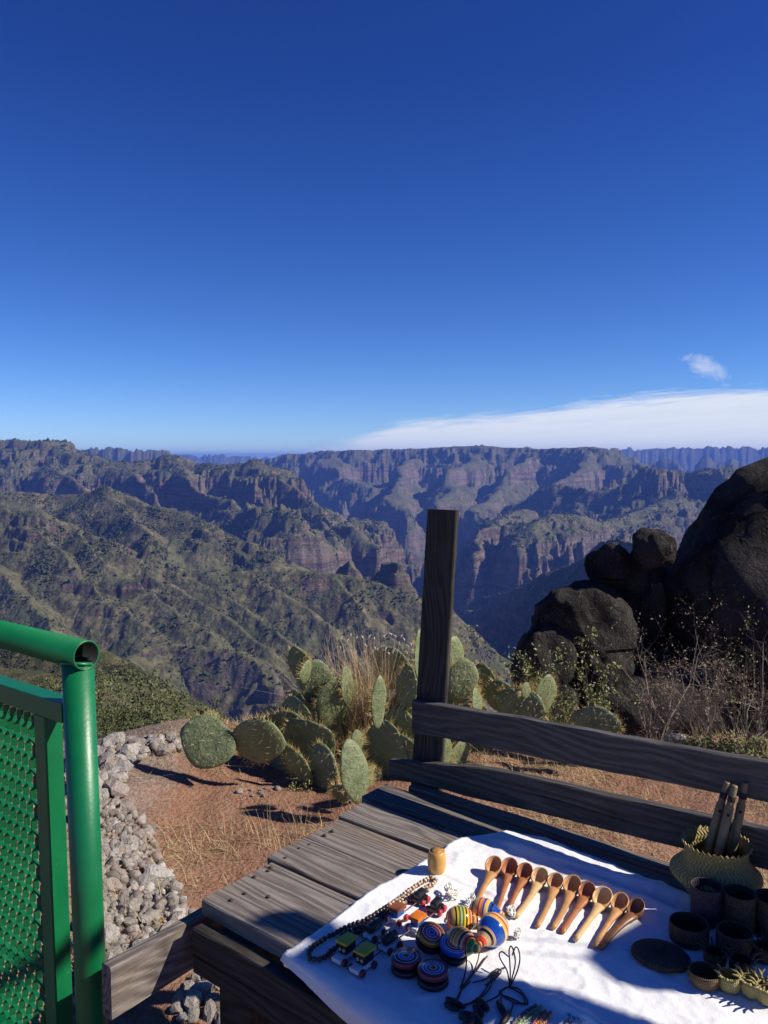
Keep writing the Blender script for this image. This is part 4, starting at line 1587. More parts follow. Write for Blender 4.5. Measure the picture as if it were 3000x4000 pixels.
def train(cars_px, roof3, label):
    pts = [P(*z1(*q), CLZ) for q in cars_px]
    root = empty('toy_train', pts[0])
    tag(root, label, 'toy train', 'painted wooden toy trains')
    for k, p in enumerate(pts):
        nb = pts[k + 1] if k < 3 else p + (p - pts[k - 1])
        pv = pts[k - 1] if k > 0 else p - (nb - p)
        yaw = math.atan2(nb.y - pv.y, nb.x - pv.x)
        mb = MB()
        L = [0.060, 0.052, 0.044, 0.036][k]
        mb.box((0, 0, 0.0115), (L, 0.0250, 0.0090))
        car = bevelled(mb.build('wagon' if k else 'locomotive', M_TWHITE if k < 3 else M_TBLACK, root), 0.001)
        car.location = p - root.location
        car.rotation_euler = (0, 0, yaw)
        car.scale = (0.82, 0.82, 0.82)
        wm = M_TMAROON if k < 2 else M_TRED
        for sx in (-1, 1):
            for sy in (-1, 1):
                wheel(car, sx * L * 0.32, sy * 0.0165, wm)
        if k == 0:
            block('cab', (0.008, 0, 0.0280), (0.034, 0.022, 0.0235), M_TBLACK, car)
            block('roof', (0.008, 0, 0.0420), (0.042, 0.031, 0.0045), M_TYELLOW, car, 0.0008)
            for sy in (-1, 1):
                mb = MB()
                mb.lathe([(0.0018, 0), (0.0034, 0), (0.0034, 0.0012), (0.0018, 0.0012)], 14, True)
                mb.build('headlight', M_RING, car, True, loc=(-0.0093, sy * 0.0055, 0.026), rot=(0, R(-90), 0))
        elif k == 1:
            mb = MB()
            mb.lathe([(0.0004, -0.019), (0.0098, -0.019), (0.0108, -0.0175), (0.0108, 0.0175), (0.0098, 0.019), (0.0004, 0.019)], 22)
            mb.build('tank', M_TGREEN, car, True, loc=(0, 0, 0.0265), rot=(0, R(90), 0))
            mb = MB()
            mb.lathe([(0.0004, 0), (0.0026, 0), (0.0026, 0.004), (0.0004, 0.004)], 10)
            mb.build('filler_cap', M_TGREEN, car, True, loc=(0, 0, 0.037))
        elif k == 2:
            block('box_body', (0, 0, 0.0225), (0.028, 0.021, 0.013), M_TBLUE, car)
            block('roof', (0, 0, 0.0335), (0.036, 0.028, 0.0090), roof3, car, 0.001)
        else:
            block('load', (0, 0, 0.0235), (0.036, 0.018, 0.0150), M_TBLACK, car, 0.004)
        # hook to the next car
        if k < 3:
            mb = MB()
            d = (pts[k + 1] - p).length
            mb.tube([(L / 2 - 0.002, 0, 0.010), ((d - 0.018) / 0.82, 0, 0.010)], 0.0014, 6)
            mb.build('coupling', M_TMAROON, car)


train([(545, 1100), (800, 905), (1000, 770), (1195, 610)], M_TBROWN, 'wooden toy train beside the bead necklace, red-brown roof on one wagon')
train([(700, 1190), (935, 1010), (1175, 850), (1335, 690)], M_TORANGE, 'wooden toy train next to the yo-yos, bright orange roof on one wagon')


# ------------------------------------------------------------------ spinning tops
def stripes(name, axis, stops, lo, hi, rough=0.16, line=None):
    """turned paint bands along one local axis ('z') or by radius ('r')"""
    t = NT(name)
    s = t.sep(t.tc())
    if axis == 'z':
        q = t.maprange(s[2], lo, hi)
    else:
        q = t.maprange(t.vmath('LENGTH', t.comb(s[0], s[1], 0.0)), lo, hi)
    q = t.math('ADD', q, t.math('MULTIPLY', t.math('SUBTRACT', t.noise(t.tc(), 300, 2, 0.5), 0.5), 0.008))
    t.set('Base Color', t.ramp(q, stops, 'CONSTANT'))
    t.set('Roughness', rough)
    t.set('Coat Weight', 0.4)
    t.set('Coat Roughness', 0.08)
    return t.m


CO = dict(r=(0.62, 0.045, 0.015), y=(0.80, 0.52, 0.03), g=(0.015, 0.20, 0.045), b=(0.012, 0.07, 0.36), k=(0.012, 0.012, 0.014), w=(0.62, 0.40, 0.19), o=(0.78, 0.18, 0.015), n=(0.05, 0.04, 0.10), m=(0.16, 0.02, 0.03), l=(0.70, 0.72, 0.76), s=(0.36, 0.20, 0.03), d=(0.02, 0.06, 0.03))


def seq(s):
    n = len(s)
    return [(k / n, CO[ch]) for k, ch in enumerate(s)][:32]


TOPS = [
    ('orange spinning top with green and yellow bands lying behind the others', (1798, 3592), (1.0, 0.10, -0.12), 'oowykygwgykyrwkowkww', 0.0245),
    ('blue banded spinning top with gold peg, farthest of the four tops', (1888, 3560), (0.85, -0.45, 0.10), 'kkwkwywrwobwybkbbbbw', 0.0245),
    ('striped spinning top with green cap turned towards the viewer', (1800, 3680), (0.62, -0.70, 0.12), 'kwkywokwryowkwroggwg', 0.0255),
    ('largest spinning top, broad blue band, red tip pointing to the viewer', (1925, 3632), (-0.62, -0.78, -0.10), 'wkybywrwybbbbbwkwwrr', 0.0285),
]
for (lab, px, ax, sq, r) in TOPS:
    c = P(*px, CLZ + r * 0.98)
    root = empty('striped_trompo', c)
    root.rotation_euler = Vector(ax).to_track_quat('Z', 'Y').to_euler()
    tag(root, lab, 'spinning top', 'striped wooden spinning tops')
    H = r * 1.18
    prof = [(0.0005, -H * 0.93), (r * 0.42, -H * 0.90), (r * 0.72, -H * 0.70), (r * 0.93, -H * 0.38), (r, -H * 0.05), (r * 0.95, H * 0.28), (r * 0.78, H * 0.58), (r * 0.52, H * 0.88), (r * 0.34, H * 1.12), (r * 0.26, H * 1.32), (0.0005, H * 1.34)]
    # smooth the profile
    pr = []
    for k in range(len(prof) - 1):
        for q in range(3):
            s = q / 3
            p0, p1, p2, p3 = prof[max(k - 1, 0)], prof[k], prof[k + 1], prof[min(k + 2, len(prof) - 1)]
            pr.append(tuple(max(0.0004, 0.5 * ((2 * p1[i]) + (-p0[i] + p2[i]) * s + (2 * p0[i] - 5 * p1[i] + 4 * p2[i] - p3[i]) * s * s + (-p0[i] + 3 * p1[i] - 3 * p2[i] + p3[i]) * s ** 3)) if i == 0
                            else 0.5 * ((2 * p1[i]) + (-p0[i] + p2[i]) * s + (2 * p0[i] - 5 * p1[i] + 4 * p2[i] - p3[i]) * s * s + (-p0[i] + 3 * p1[i] - 3 * p2[i] + p3[i]) * s ** 3) for i in range(2)))
    pr.append(prof[-1])
    mb = MB()
    mb.lathe(pr, 36)
    mb.build('body', stripes('top_paint', 'z', seq(sq), -H * 0.95, H * 1.34), root, True)
    mb = MB()
    mb.lathe([(0.0004, H * 1.30), (r * 0.20, H * 1.32), (r * 0.17, H * 1.44), (0.0004, H * 1.46)], 16)
    mb.build('peg', M_BARREL, root, True)
    mb = MB()
    mb.lathe([(0.0004, -H * 1.06), (r * 0.05, -H * 1.05), (r * 0.07, -H * 0.90), (0.0004, -H * 0.88)], 10)
    mb.build('tip', M_RING, root, True)

# ------------------------------------------------------------------ yo-yos
YO = [
    ('yo-yo with blue centre rings and gold rim leaning near the tops', (1674, 3702), (0.20, -0.30, 0.93), 'ddddlbbbblrrrrrlmmmsssyo', 0.0255),
    ('yo-yo with blue rim and red ring leaning against its neighbour', (1768, 3744), (0.12, -0.16, 0.95), 'ksssslrrrrrlmmmmlbbblbbb', 0.0262),
    ('yo-yo with black ring round a blue one, left of the pair lying flat', (1586, 3790), (0, 0, 1), 'kssssslbbbblkkkkklmmmmmm', 0.0268),
    ('yo-yo with broad blue ring, nearest of the four to the viewer', (1692, 3838), (0, 0, 1), 'ksssslmmmmlbbbblmmmmmmmm', 0.0272),
]
for (lab, px, ax, sq, r) in YO:
    tilt = Vector(ax).normalized()
    lift = r * math.sqrt(max(0.0, 1 - tilt.z ** 2))
    root = empty('spinning_disc_toy', P(*px, CLZ) + Vector((0, 0, lift * 0.95)))
    root.rotation_euler = tilt.to_track_quat('Z', 'Y').to_euler()
    tag(root, lab, 'yo-yo', 'painted wooden yo-yos')
    mat = stripes('disc_toy_paint', 'r', seq(sq), 0, r * 1.01, 0.3)
    mb = MB()
    mb.lathe([(0.0004, 0.0165), (r * 0.93, 0.0165), (r, 0.0190), (r, 0.0245), (r * 0.95, 0.0268), (0.0004, 0.0272)], 40)
    mb.build('upper_disc', mat, root, True)
    mb = MB()
    mb.lathe([(0.0004, 0.0), (r * 0.95, 0.0005), (r, 0.0030), (r, 0.0085), (r * 0.93, 0.0110), (0.0004, 0.0110)], 40)
    mb.build('lower_disc', M_TBLACK, root, True)
    mb = MB()
    mb.lathe([(0.0004, 0.010), (r * 0.30, 0.010), (r * 0.30, 0.0175), (0.0004, 0.0175)], 18)
    mb.build('axle', M_TMAROON, root, True)
    mb = MB()
    mb.lathe([(0.0004, 0.0270), (0.0026, 0.0272), (0.0020, 0.0284), (0.0004, 0.0286)], 10)
    mb.build('hub_pin', M_TBLACK, root, True)

# ------------------------------------------------------------------ cords
M_CORDW = plain('white_cotton_cord', (0.72, 0.68, 0.60), 0.9, 0.1, 400)
M_CORDK = plain('black_waxed_cord', (0.012, 0.011, 0.012), 0.5, 0.3, 200)
M_PEND = plain('black_carved_wood', (0.010, 0.009, 0.009), 0.5, 0.4, 100)


def cord_bundle(px, n, size, lab, seed, mat=M_CORDW, rad=0.0013):
    r = random.Random(seed)
    c = P(*px, CLZ)
    root = empty('cord_bundle', c)
    tag(root, lab, 'cord', 'white top cords')
    for s in range(n):
        a0 = r.uniform(0, 6.28)
        ox, oy = r.uniform(-1, 1) * size * 0.35, r.uniform(-1, 1) * size * 0.6
        pts = []
        for k in range(34):
            w = a0 + k * 0.55
            q = size * (0.30 + 0.12 * math.sin(k * 0.7 + s)) * (1 + 0.2 * r.uniform(-1, 1))
            pts.append((ox + q * math.cos(w) * 0.62, oy + q * math.sin(w), 0.002 + 0.010 * abs(math.sin(k * 0.21 + s)) + 0.0035 * s))
        mb = MB()
        mb.tube(pts, rad, 6)
        mb.build('strand', mat, root, True)


cord_bundle((1772, 3500), 3, 0.030, 'coil of white cotton cord behind the orange spinning top', 3)
cord_bundle((1838, 3532), 2, 0.018, 'small twist of white cord between two spinning tops', 4)
cord_bundle((1995, 3590), 3, 0.026, 'coil of white cotton cord right of the largest spinning top', 5)
cord_bundle((2010, 3665), 2, 0.020, 'frayed end of white cord below the right-hand coil', 6)


def spline(pts, n=10):
    out = []
    m = len(pts)
    for k in range(m - 1):
        p0, p1, p2, p3 = pts[max(k - 1, 0)], pts[k], pts[k + 1], pts[min(k + 2, m - 1)]
        for q in range(n):
            s = q / n
            out.append(0.5 * ((2 * p1) + (-p0 + p2) * s + (2 * p0 - 5 * p1 + 4 * p2 - p3) * s * s + (-p0 + 3 * p1 - 3 * p2 + p3) * s ** 3))
    out.append(pts[-1])
    return out


def cord_thing(lab, strands, pend, name='cord_necklace'):
    root = empty(name, P(*z2(*strands[0][0][:2])))
    tag(root, lab, 'necklace', 'black cord necklaces')
    for st in strands:
        pts = [P(*z2(q[0], q[1]), CLZ + 0.0022 + (q[2] if len(q) > 2 else 0)) - root.location for q in st]
        mb = MB()
        mb.tube(spline(pts, 8), 0.00125, 6)
        mb.build('cord', M_CORDK, root, True)
    for (x, y, yaw, L, wd) in pend:
        p = P(*z2(x, y), CLZ + 0.004) - root.location
        mb = MB()
        prof = [(0.0004, -L / 2), (wd * 0.7, -L * 0.42), (wd, -L * 0.1), (wd * 0.85, L * 0.2), (wd * 0.45, L * 0.42), (0.0004, L / 2)]
        mb.lathe(prof, 10)
        mb.build('pendant', M_PEND, root, True, loc=p, rot=(R(90), 0, yaw))


cord_thing('black cord necklace looped over the lowest striped top', [
    [(100, 1260), (130, 1180), (150, 1050, .02), (140, 930, .04), (165, 860, .045), (210, 850, .045), (245, 900, .03), (250, 1000, .01), (215, 1110), (150, 1210), (110, 1280)],
    [(105, 1270), (170, 1190), (240, 1110), (290, 1040), (318, 1005)], [(60, 1380), (110, 1280), (180, 1210)], [(20, 1430), (90, 1330), (120, 1230)]],
    [(60, 1385, 0.9, 0.040, 0.006), (30, 1420, 0.9, 0.03, 0.005)])
cord_thing('black cord necklace with tall standing loops right of the tops', [
    [(500, 1250), (505, 1150, .01), (500, 1050, .03), (495, 960, .05), (510, 925, .055), (530, 960, .05), (545, 1060, .03), (520, 1180, .01), (500, 1250)],
    [(500, 1250), (480, 1130, .015), (430, 1040, .03), (415, 990, .035), (440, 970, .035), (490, 1010, .03)],
    [(505, 1250), (560, 1130, .015), (582, 1030, .03), (570, 950, .04), (545, 935, .04), (520, 1000, .03)],
    [(500, 1255), (570, 1270), (630, 1340), (645, 1390), (600, 1390), (520, 1350), (440, 1320), (420, 1290), (500, 1250)],
    [(500, 1260), (590, 1310), (625, 1380), (560, 1390), (480, 1350), (430, 1310)]], [(440, 1440, 0.2, 0.045, 0.006), (470, 1500, 2.6, 0.04, 0.006)])
cord_thing('tangle of black cords with leaf pendants at the front edge', [
    [(120, 1400), (200, 1380), (280, 1330), (340, 1260), (370, 1180), (430, 1110), (460, 1100)], [(130, 1410), (250, 1340), (330, 1230), (365, 1150), (440, 1105)],
    [(300, 1240), (380, 1190), (430, 1130), (395, 1110), (350, 1150), (310, 1190), (200, 1220)],
    [(270, 1400), (320, 1370), (400, 1330), (450, 1270), (500, 1250)], [(430, 1340), (440, 1420), (470, 1480), (450, 1540), (400, 1560)], [(530, 1380), (510, 1460), (480, 1530)]],
    [(280, 1400, 0.6, 0.032, 0.008), (250, 1450, 0.4, 0.03, 0.007), (170, 1500, 1.2, 0.036, 0.009), (190, 1530, 2.4, 0.036, 0.009), (240, 1530, 0.3, 0.034, 0.008), (155, 1540, 0.0, 0.03, 0.008)])

# woven and beaded bracelets at the very front
for k, (x0, y0, x1, y1, c1, c2, lab) in enumerate([
        (520, 1560, 715, 1400, (0.05, 0.12, 0.08), (0.25, 0.12, 0.14), 'thin green and maroon thread bracelet at the front edge'),
        (560, 1570, 760, 1410, (0.10, 0.22, 0.06), (0.45, 0.45, 0.28), 'pale green thread bracelet with frayed knot'),
        (690, 1570, 790, 1445, (0.32, 0.03, 0.12), (0.70, 0.35, 0.05), 'crimson and yellow braided bracelet, left of two'),
        (740, 1575, 835, 1455, (0.26, 0.03, 0.16), (0.75, 0.40, 0.06), 'purple and orange braided bracelet, right of two')]):
    t = NT('braided_thread')
    s = t.sep(t.tc())
    t.set('Base Color', t.mix(t.math('GREATER_THAN', t.math('SINE', t.math('MULTIPLY', t.math('ADD', s[0], s[1]), 900.0)), 0.2), c1, c2))
    t.set('Roughness', 0.9)
    a, b = P(*z2(x0, y0), CLZ + 0.003), P(*z2(x1, y1), CLZ + 0.003)
    root = empty('thread_bracelet', a)
    tag(root, lab, 'bracelet', 'thread bracelets')
    for q in range(2):
        pts = []
        for e in range(16):
            w = e / 15
            sd = (b - a).cross(Vector((0, 0, 1))).normalized()
            pts.append((b - a) * w + sd * (0.0035 * math.sin(w * 3.1) * (1 if q else -1)) + Vector((0, 0, 0.0015 * math.sin(w * 40 + q * 3))))
        mb = MB()
        mb.tube(pts, 0.0020, 6)
        mb.build('strand', t.m, root, True)
M_TEAL = plain('teal_bead', (0.0, 0.30, 0.22), 0.3, 0.1, 100)
M_SHELL = plain('white_bead_tube', (0.70, 0.66, 0.60), 0.5, 0.15, 200)
for k, (x0, y0, x1, y1) in enumerate([(900, 1570, 985, 1475), (945, 1575, 1025, 1500), (990, 1580, 1065, 1510), (1060, 1580, 1120, 1505)]):
    a, b = P(*z2(x0, y0), CLZ + 0.003), P(*z2(x1, y1), CLZ + 0.003)
    root = empty('beaded_stick', a)
    tag(root, f'white bead string with teal end bead, {["leftmost", "second from left", "third from left", "rightmost"][k]} of four', 'bead string', 'white bead strings at the front')
    for q in range(6):
        mb = MB()
        p0, p1 = (b - a) * (q / 6), (b - a) * ((q + 0.9) / 6)
        mb.tube([p0, (p0 + p1) / 2, p1], [0.0018, 0.0027, 0.0018], 8)
        mb.build('bead', M_TEAL if q == 5 else (M_SHELL if q != 2 or k != 1 else M_TORANGE), root, True)


# ------------------------------------------------------------------ baskets
def weave(name, c1, c2, su, sv, bump=0.0012):
    t = NT(name)
    s = t.sep(t.tc())
    ang = t.math('ARCTAN2', s[1], s[0])
    a = t.math('MULTIPLY', ang, su)
    b = t.math('MULTIPLY', s[2], sv)
    # herringbone: rows of slanted straws, each row slanting the other way
    row = t.math('FLOOR', b)
    par = t.math('MULTIPLY_ADD', t.math('MODULO', t.math('ADD', row, 100.0), 2.0), 2.0, -1.0)
    fr = t.math('FRACT', b)
    sl = t.math('ADD', a, t.math('MULTIPLY', t.math('MULTIPLY', fr, par), 2.6))
    strip = t.math('ABSOLUTE', t.math('SINE', sl))
    edge = t.math('MULTIPLY', strip, t.math('MULTIPLY_ADD', t.math('SINE', t.math('MULTIPLY', fr, math.pi)), 0.5, 0.5))
    n = t.noise(t.tc(), 90, 4, 0.6)
    c = t.mix(t.maprange(n, 0.3, 0.7), c1, c2)
    c = t.mix(t.maprange(edge, 0.30, 0.10), c, tuple(x * 0.45 for x in c1))
    t.set('Base Color', c)
    t.set('Roughness', 0.75)
    t.bump(edge, bump, 1.0)
    return t.m


M_PALM = weave('woven_palm_leaf', (0.25, 0.195, 0.058), (0.40, 0.315, 0.115), 26, 100, 0.002)
M_DARKB = weave('dark_woven_needles', (0.034, 0.024, 0.014), (0.070, 0.050, 0.028), 20, 130, 0.0016)
M_PURPB = weave('purple_tinged_weave', (0.040, 0.024, 0.040), (0.075, 0.050, 0.055), 18, 110, 0.0018)
M_TANB = weave('pine_needle_coil', (0.10, 0.060, 0.026), (0.17, 0.105, 0.045), 24, 220, 0.0014)
M_STRAW = weave('yellow_straw_coil', (0.34, 0.27, 0.085), (0.50, 0.41, 0.17), 18, 200, 0.0016)
M_INNER = plain('shadowy_basket_inside', (0.06, 0.045, 0.028), 0.9, 0.3, 60)


def vessel(name, px, prof, wall, mat, lab, cat, grp, n=40, teeth=0, tooth_h=0.0, sx=1.0, yaw=0.0, spikes=0, spike=(0.01, 0.0016), spike_mat=None, z=CLZ):
    """open basket: outside profile up to the rim, then back down inside"""
    root = empty(name, P(*px, z))
    root.rotation_euler = (0, 0, yaw)
    tag(root, lab, cat, grp)
    inner = [(max(0.0006, r - wall), max(zz, wall)) for (r, zz) in reversed(prof)]
    inner[-1] = (inner[-1][0], wall)
    mb = MB()
    full = [(0.0006, 0.0)] + prof + inner + [(0.0006, wall)]
    mb.lathe(full, n)
    vv = [(x * sx, y, zz) for (x, y, zz) in mb.v]
    if teeth:
        k = len(prof)
        for ri in (k, k + 1):
            for j in range(n):
                x, y, zz = vv[ri * n + j]
                up = tooth_h * (0.5 if j % 2 else -0.5)
                vv[ri * n + j] = (x, y, zz + up)
    o = part('body', vv, mb.f, mat, root, True)
    # raised rim
    if not teeth:
        mb = MB()
        R0, Z0 = prof[-1]
        pts = [Vector(((R0 - wall / 2) * math.cos(2 * math.pi * j / 36) * sx, (R0 - wall / 2) * math.sin(2 * math.pi * j / 36), Z0)) for j in range(37)]
        mb.tube(pts, wall * 0.75, 6)
        mb.build('rim', mat, root, True)
    if spikes:
        R0, Z0 = prof[-1]
        rr = random.Random(int(px[0]))
        for j in range(spikes):
            a = 2 * math.pi * (j + rr.uniform(-.15, .15)) / spikes
            c, s = math.cos(a), math.sin(a)
            L = spike[0] * rr.uniform(0.8, 1.2)
            mb = MB()
            mb.tube([(c * (R0 - wall) * sx, s * (R0 - wall), Z0 - 0.002), (c * (R0 + L * 0.45) * sx, s * (R0 + L * 0.45), Z0 + L * 0.45), (c * (R0 + L) * sx, s * (R0 + L), Z0 + L * 0.62)], [spike[1], spike[1], spike[1] * 0.5], 6)
            mb.build('spike', spike_mat or mat, root, True)
    return root


BIG = (2792, 3500)
vessel('woven_basket', BIG, [(r_, z_ * 0.86) for (r_, z_) in [(0.048, 0.0), (0.055, 0.010), (0.068, 0.030), (0.083, 0.047), (0.089, 0.056), (0.088, 0.063), (0.079, 0.073), (0.068, 0.084), (0.062, 0.098), (0.060, 0.110), (0.063, 0.123), (0.068, 0.134)]], 0.0025,
       M_PALM, 'large waisted palm leaf basket with zigzag rim holding three flutes', 'basket', None, n=72, teeth=1, tooth_h=0.006)
M_FLUTE = plain('dull_cane', (0.190, 0.135, 0.062), 0.55, 0.25, 25, 0.0006)
M_HOLE = plain('dark_hole', (0.006, 0.005, 0.004), 0.9, 0.1)
bc = P(*BIG, CLZ)


def at_dist_y(px, py, y):
    return at_y(px, py, y)


for k, (x0, y0, x1, y1, dy, lab) in enumerate([(800, 745, 975, 120, 0.015, 'cane flute with purple band, left of the three in the basket'), (893, 760, 1040, 150, -0.005, 'shortest cane flute, middle of the three in the basket'),
                                              (1005, 770, 1135, 125, 0.010, 'cane flute with a large hole, right of the three in the basket')]):
    q0 = at_y(2400 + x0 / 2.212, 3000 + y0 / 2.212, bc.y + dy)
    q1 = at_y(2400 + x1 / 2.212, 3000 + y1 / 2.212, bc.y + dy + 0.012)
    d = (q1 - q0).normalized()
    k0 = (CLZ + 0.006 - q0.z) / d.z
    q0 = q0 + d * k0
    root = empty('cane_flute', q0)
    root.rotation_euler = d.to_track_quat('Z', 'Y').to_euler()
    tag(root, lab, 'flute', 'cane flutes standing in the basket')
    L = (q1 - q0).length
    mb = MB()
    mb.lathe([(0.0004, 0), (0.0088, 0), (0.0091, L * 0.4), (0.0089, L * 0.80), (0.0070, L * 0.815), (0.0066, L * 0.985), (0.0058, L), (0.0004, L)], 20)
    mb.build('pipe', M_FLUTE, root, True)
    mb = MB()
    mb.lathe([(0.0072, L * 0.85), (0.0076, L * 0.855), (0.0076, L * 0.90), (0.0072, L * 0.905)], 18, True)
    mb.build('thread_band', M_PURPB, root, True)
    for hz_ in (0.74, 0.30):
        loc = Vector((0, 0, L * hz_))
        vd = (root.matrix_basis.to_3x3().inverted() @ Vector((-0.35, -0.93, 0)))
        vd = Vector((vd.x, vd.y, 0)).normalized()
        mb = MB()
        mb.lathe([(0.0004, 0), (0.0032, 0), (0.0032, 0.0006), (0.0004, 0.0006)], 12)
        mb.build('finger_hole', M_HOLE, root, False, loc=loc + vd * 0.0088, rot=vd.to_track_quat('Z', 'Y').to_euler())

CUP = [(0.026, 0.0), (0.0285, 0.004), (0.0290, 0.030), (0.0290, 0.060), (0.0305, 0.069), (0.0300, 0.073)]
vessel('woven_cup', (2757, 3602), CUP, 0.0022, M_PURPB, 'tall dark woven cup with purple stripes in front of the big basket', 'cup', 'tall woven cups')
vessel('woven_cup', (2887, 3632), CUP, 0.0022, M_DARKB, 'tall plain dark woven cup, middle of the three tall cups', 'cup', 'tall woven cups')
vessel('woven_cup', (3010, 3652), CUP, 0.0022, M_DARKB, 'tall dark woven cup cut off by the right picture edge', 'cup', 'tall woven cups')
LOW = [(0.031, 0.0), (0.0345, 0.003), (0.0355, 0.016), (0.0355, 0.030), (0.0345, 0.034)]
vessel('low_basket', (2690, 3672), LOW, 0.0022, M_DARKB, 'low round dark woven basket beside the flat oval lid', 'basket', 'low round baskets', yaw=0.4)
vessel('low_basket', (2868, 3712), [(a * 0.9, b * 1.1) for a, b in LOW], 0.0022, M_DARKB, 'low round dark woven basket behind the little spiky baskets', 'basket', 'low round baskets')
vessel('small_bowl', (2752, 3846), [(0.016, 0.0), (0.0235, 0.004), (0.0270, 0.013), (0.0272, 0.020), (0.0262, 0.0235)], 0.0025, M_TANB, 'small brown coiled pine needle bowl left of the spiky baskets', 'bowl', None)
# flat oval lid
root = empty('basket_lid', P(2580, 3745, CLZ))
root.rotation_euler = (0, 0, R(-35))
tag(root, 'flat oval black woven lid lying on the shaded cloth', 'lid')
mb = MB()
mb.lathe([(0.0006, 0), (0.040, 0.0), (0.046, 0.004), (0.0455, 0.0085), (0.042, 0.0115), (0.025, 0.0135), (0.0006, 0.0145)], 44)
part('disc', [(x * 1.12, y * 0.98, z) for (x, y, z) in mb.v], mb.f, M_DARKB, root, True)
mb = MB()
mb.tube([(-0.022, 0, 0.0145), (0.022, 0, 0.0145)], 0.0014, 6)
mb.tube([(0, -0.022, 0.0145), (0, 0.022, 0.0145)], 0.0014, 6)
mb.build('cross_stitch', M_DARKB, root, True)
SB = [(0.012, 0.0), (0.0165, 0.004), (0.0195, 0.014), (0.0190, 0.022), (0.0180, 0.027)]
for (px, mat, lab, nsp, L) in [((2792, 3775), M_DARKB, 'small dark spiky basket behind the brown bowl', 14, 0.012), ((2893, 3805), M_DARKB, 'small dark star rimmed basket with broad rays', 11, 0.016),
                               ((2985, 3752), M_DARKB, 'small dark star rimmed basket farthest back at the right edge', 14, 0.014), ((2848, 3866), M_STRAW, 'small yellow straw basket with braided rim catching the sun', 9, 0.006),
                               ((2938, 3888), M_STRAW, 'small yellow straw basket with long sunlit spikes', 12, 0.016), ((2998, 3915), M_STRAW, 'small yellow spiky straw basket at the right picture edge', 12, 0.015)]:
    vessel('spiky_basket', px, SB, 0.002, mat, lab, 'basket', 'little spiky baskets', n=28, spikes=nsp, spike=(L, 0.0019))


# ------------------------------------------------------------------ unseen blankets and rack, added on the sunny side to shade the cloth
XR = 2.10


def to_rack(px, py):
    p = P(px, py, CLZ)
    k = (XR - p.x) / SUN_DIR.x
    return (p.y + SUN_DIR.y * k, p.z + SUN_DIR.z * k)


def blanket(lab, poly, c1, c2, seed):  # added shade caster, outline projected back from the shadow wanted on the table
    pts = [to_rack(*q) for q in poly]
    t = NT('shade_caster_stripes')
    s = t.sep(t.tc())
    t.set('Base Color', t.mix(t.math('GREATER_THAN', t.math('SINE', t.math('MULTIPLY', s[2], 90.0)), 0.3), c1, c2))
    t.set('Roughness', 0.95)
    bm = bmesh.new()
    vs_ = [bm.verts.new((XR, y, z)) for (y, z) in pts]
    bm.faces.new(vs_)
    bmesh.ops.triangulate(bm, faces=bm.faces[:])
    ext = bmesh.ops.extrude_face_region(bm, geom=bm.faces[:])
    for v in [e for e in ext['geom'] if isinstance(e, bmesh.types.BMVert)]:
        v.co.x += 0.012
    bmesh.ops.recalc_face_normals(bm, faces=bm.faces[:])
    me = bpy.data.meshes.new('shade_caster_blanket')
    bm.to_mesh(me)
    bm.free()
    me.materials.append(t.m)
    o = new_obj('shade_caster_blanket', me)
    tag(o, lab, 'blanket', 'added blankets that shade the cloth')
    return pts


SH_R = [(2700, 3440), (2570, 3520), (2510, 3590), (2400, 3650), (2320, 3690), (2285, 3740), (2390, 3830), (2520, 3868), (2640, 3872), (2740, 3850), (2830, 3842), (3010, 3850), (3330, 3890), (3500, 3700), (3400, 3480), (3000, 3400)]
SH_L = [(1160, 3705), (1270, 3655), (1310, 3635), (1380, 3622), (1450, 3600), (1520, 3660), (1600, 3690), (1700, 3735), (1850, 3795), (2000, 3830), (2150, 3858), (2350, 3925), (2600, 4020), (2430, 4060), (2150, 3905), (2060, 3880), (1990, 3930), (1940, 3990), (1700, 4120), (1300, 3990), (1050, 3820), (1100, 3740)]
SH_H = [(970, 3598), (1020, 3562), (1090, 3545), (1170, 3542), (1220, 3568), (1290, 3600), (1330, 3640), (1250, 3690), (1150, 3660), (1060, 3625)]
blanket('added striped blanket shading the cloth, nearer the table', SH_R, (0.30, 0.05, 0.04), (0.45, 0.40, 0.30), 1)
blanket('added long striped blanket shading the cloth, high on the rack', SH_L, (0.06, 0.10, 0.25), (0.45, 0.40, 0.30), 2)
blanket('added small cloth panel shading the planks, top of the rack', SH_H, (0.25, 0.20, 0.05), (0.45, 0.40, 0.30), 3)

rack = empty('shade_caster_rack', (XR + 0.03, -0.3, 0))  # rack added only to carry the shade blankets
tag(rack, 'added plain wooden pole rack holding the shade blankets', 'rack')
for yy in (-0.5, 0.55):
    mb = MB()
    mb.tube([(0, yy, -0.05), (0.005, yy, 1.4), (0, yy, 2.74)], [0.032, 0.030, 0.027], 12)
    mb.build('post', M_SHADEWOOD, rack, True)
mb = MB()
mb.tube([(0, -0.7, 2.70), (0.004, 0.6, 2.705), (0, 1.75, 2.70)], [0.022, 0.022, 0.020], 12)
mb.build('pole', M_SHADEWOOD, rack, True)
for poly in (SH_R, SH_L, SH_H):
    pts_ = [to_rack(*q) for q in poly]
    hi = sorted(pts_, key=lambda q: -q[1])[:2]
    for (y_, z_) in hi:
        mb = MB()
        mb.tube([(-0.024, y_ + 0.3, z_ - 0.01), (0, y_ + 0.3, 2.69)], 0.002, 5)
        mb.build('shade_caster_cord', M_CORDW, rack)

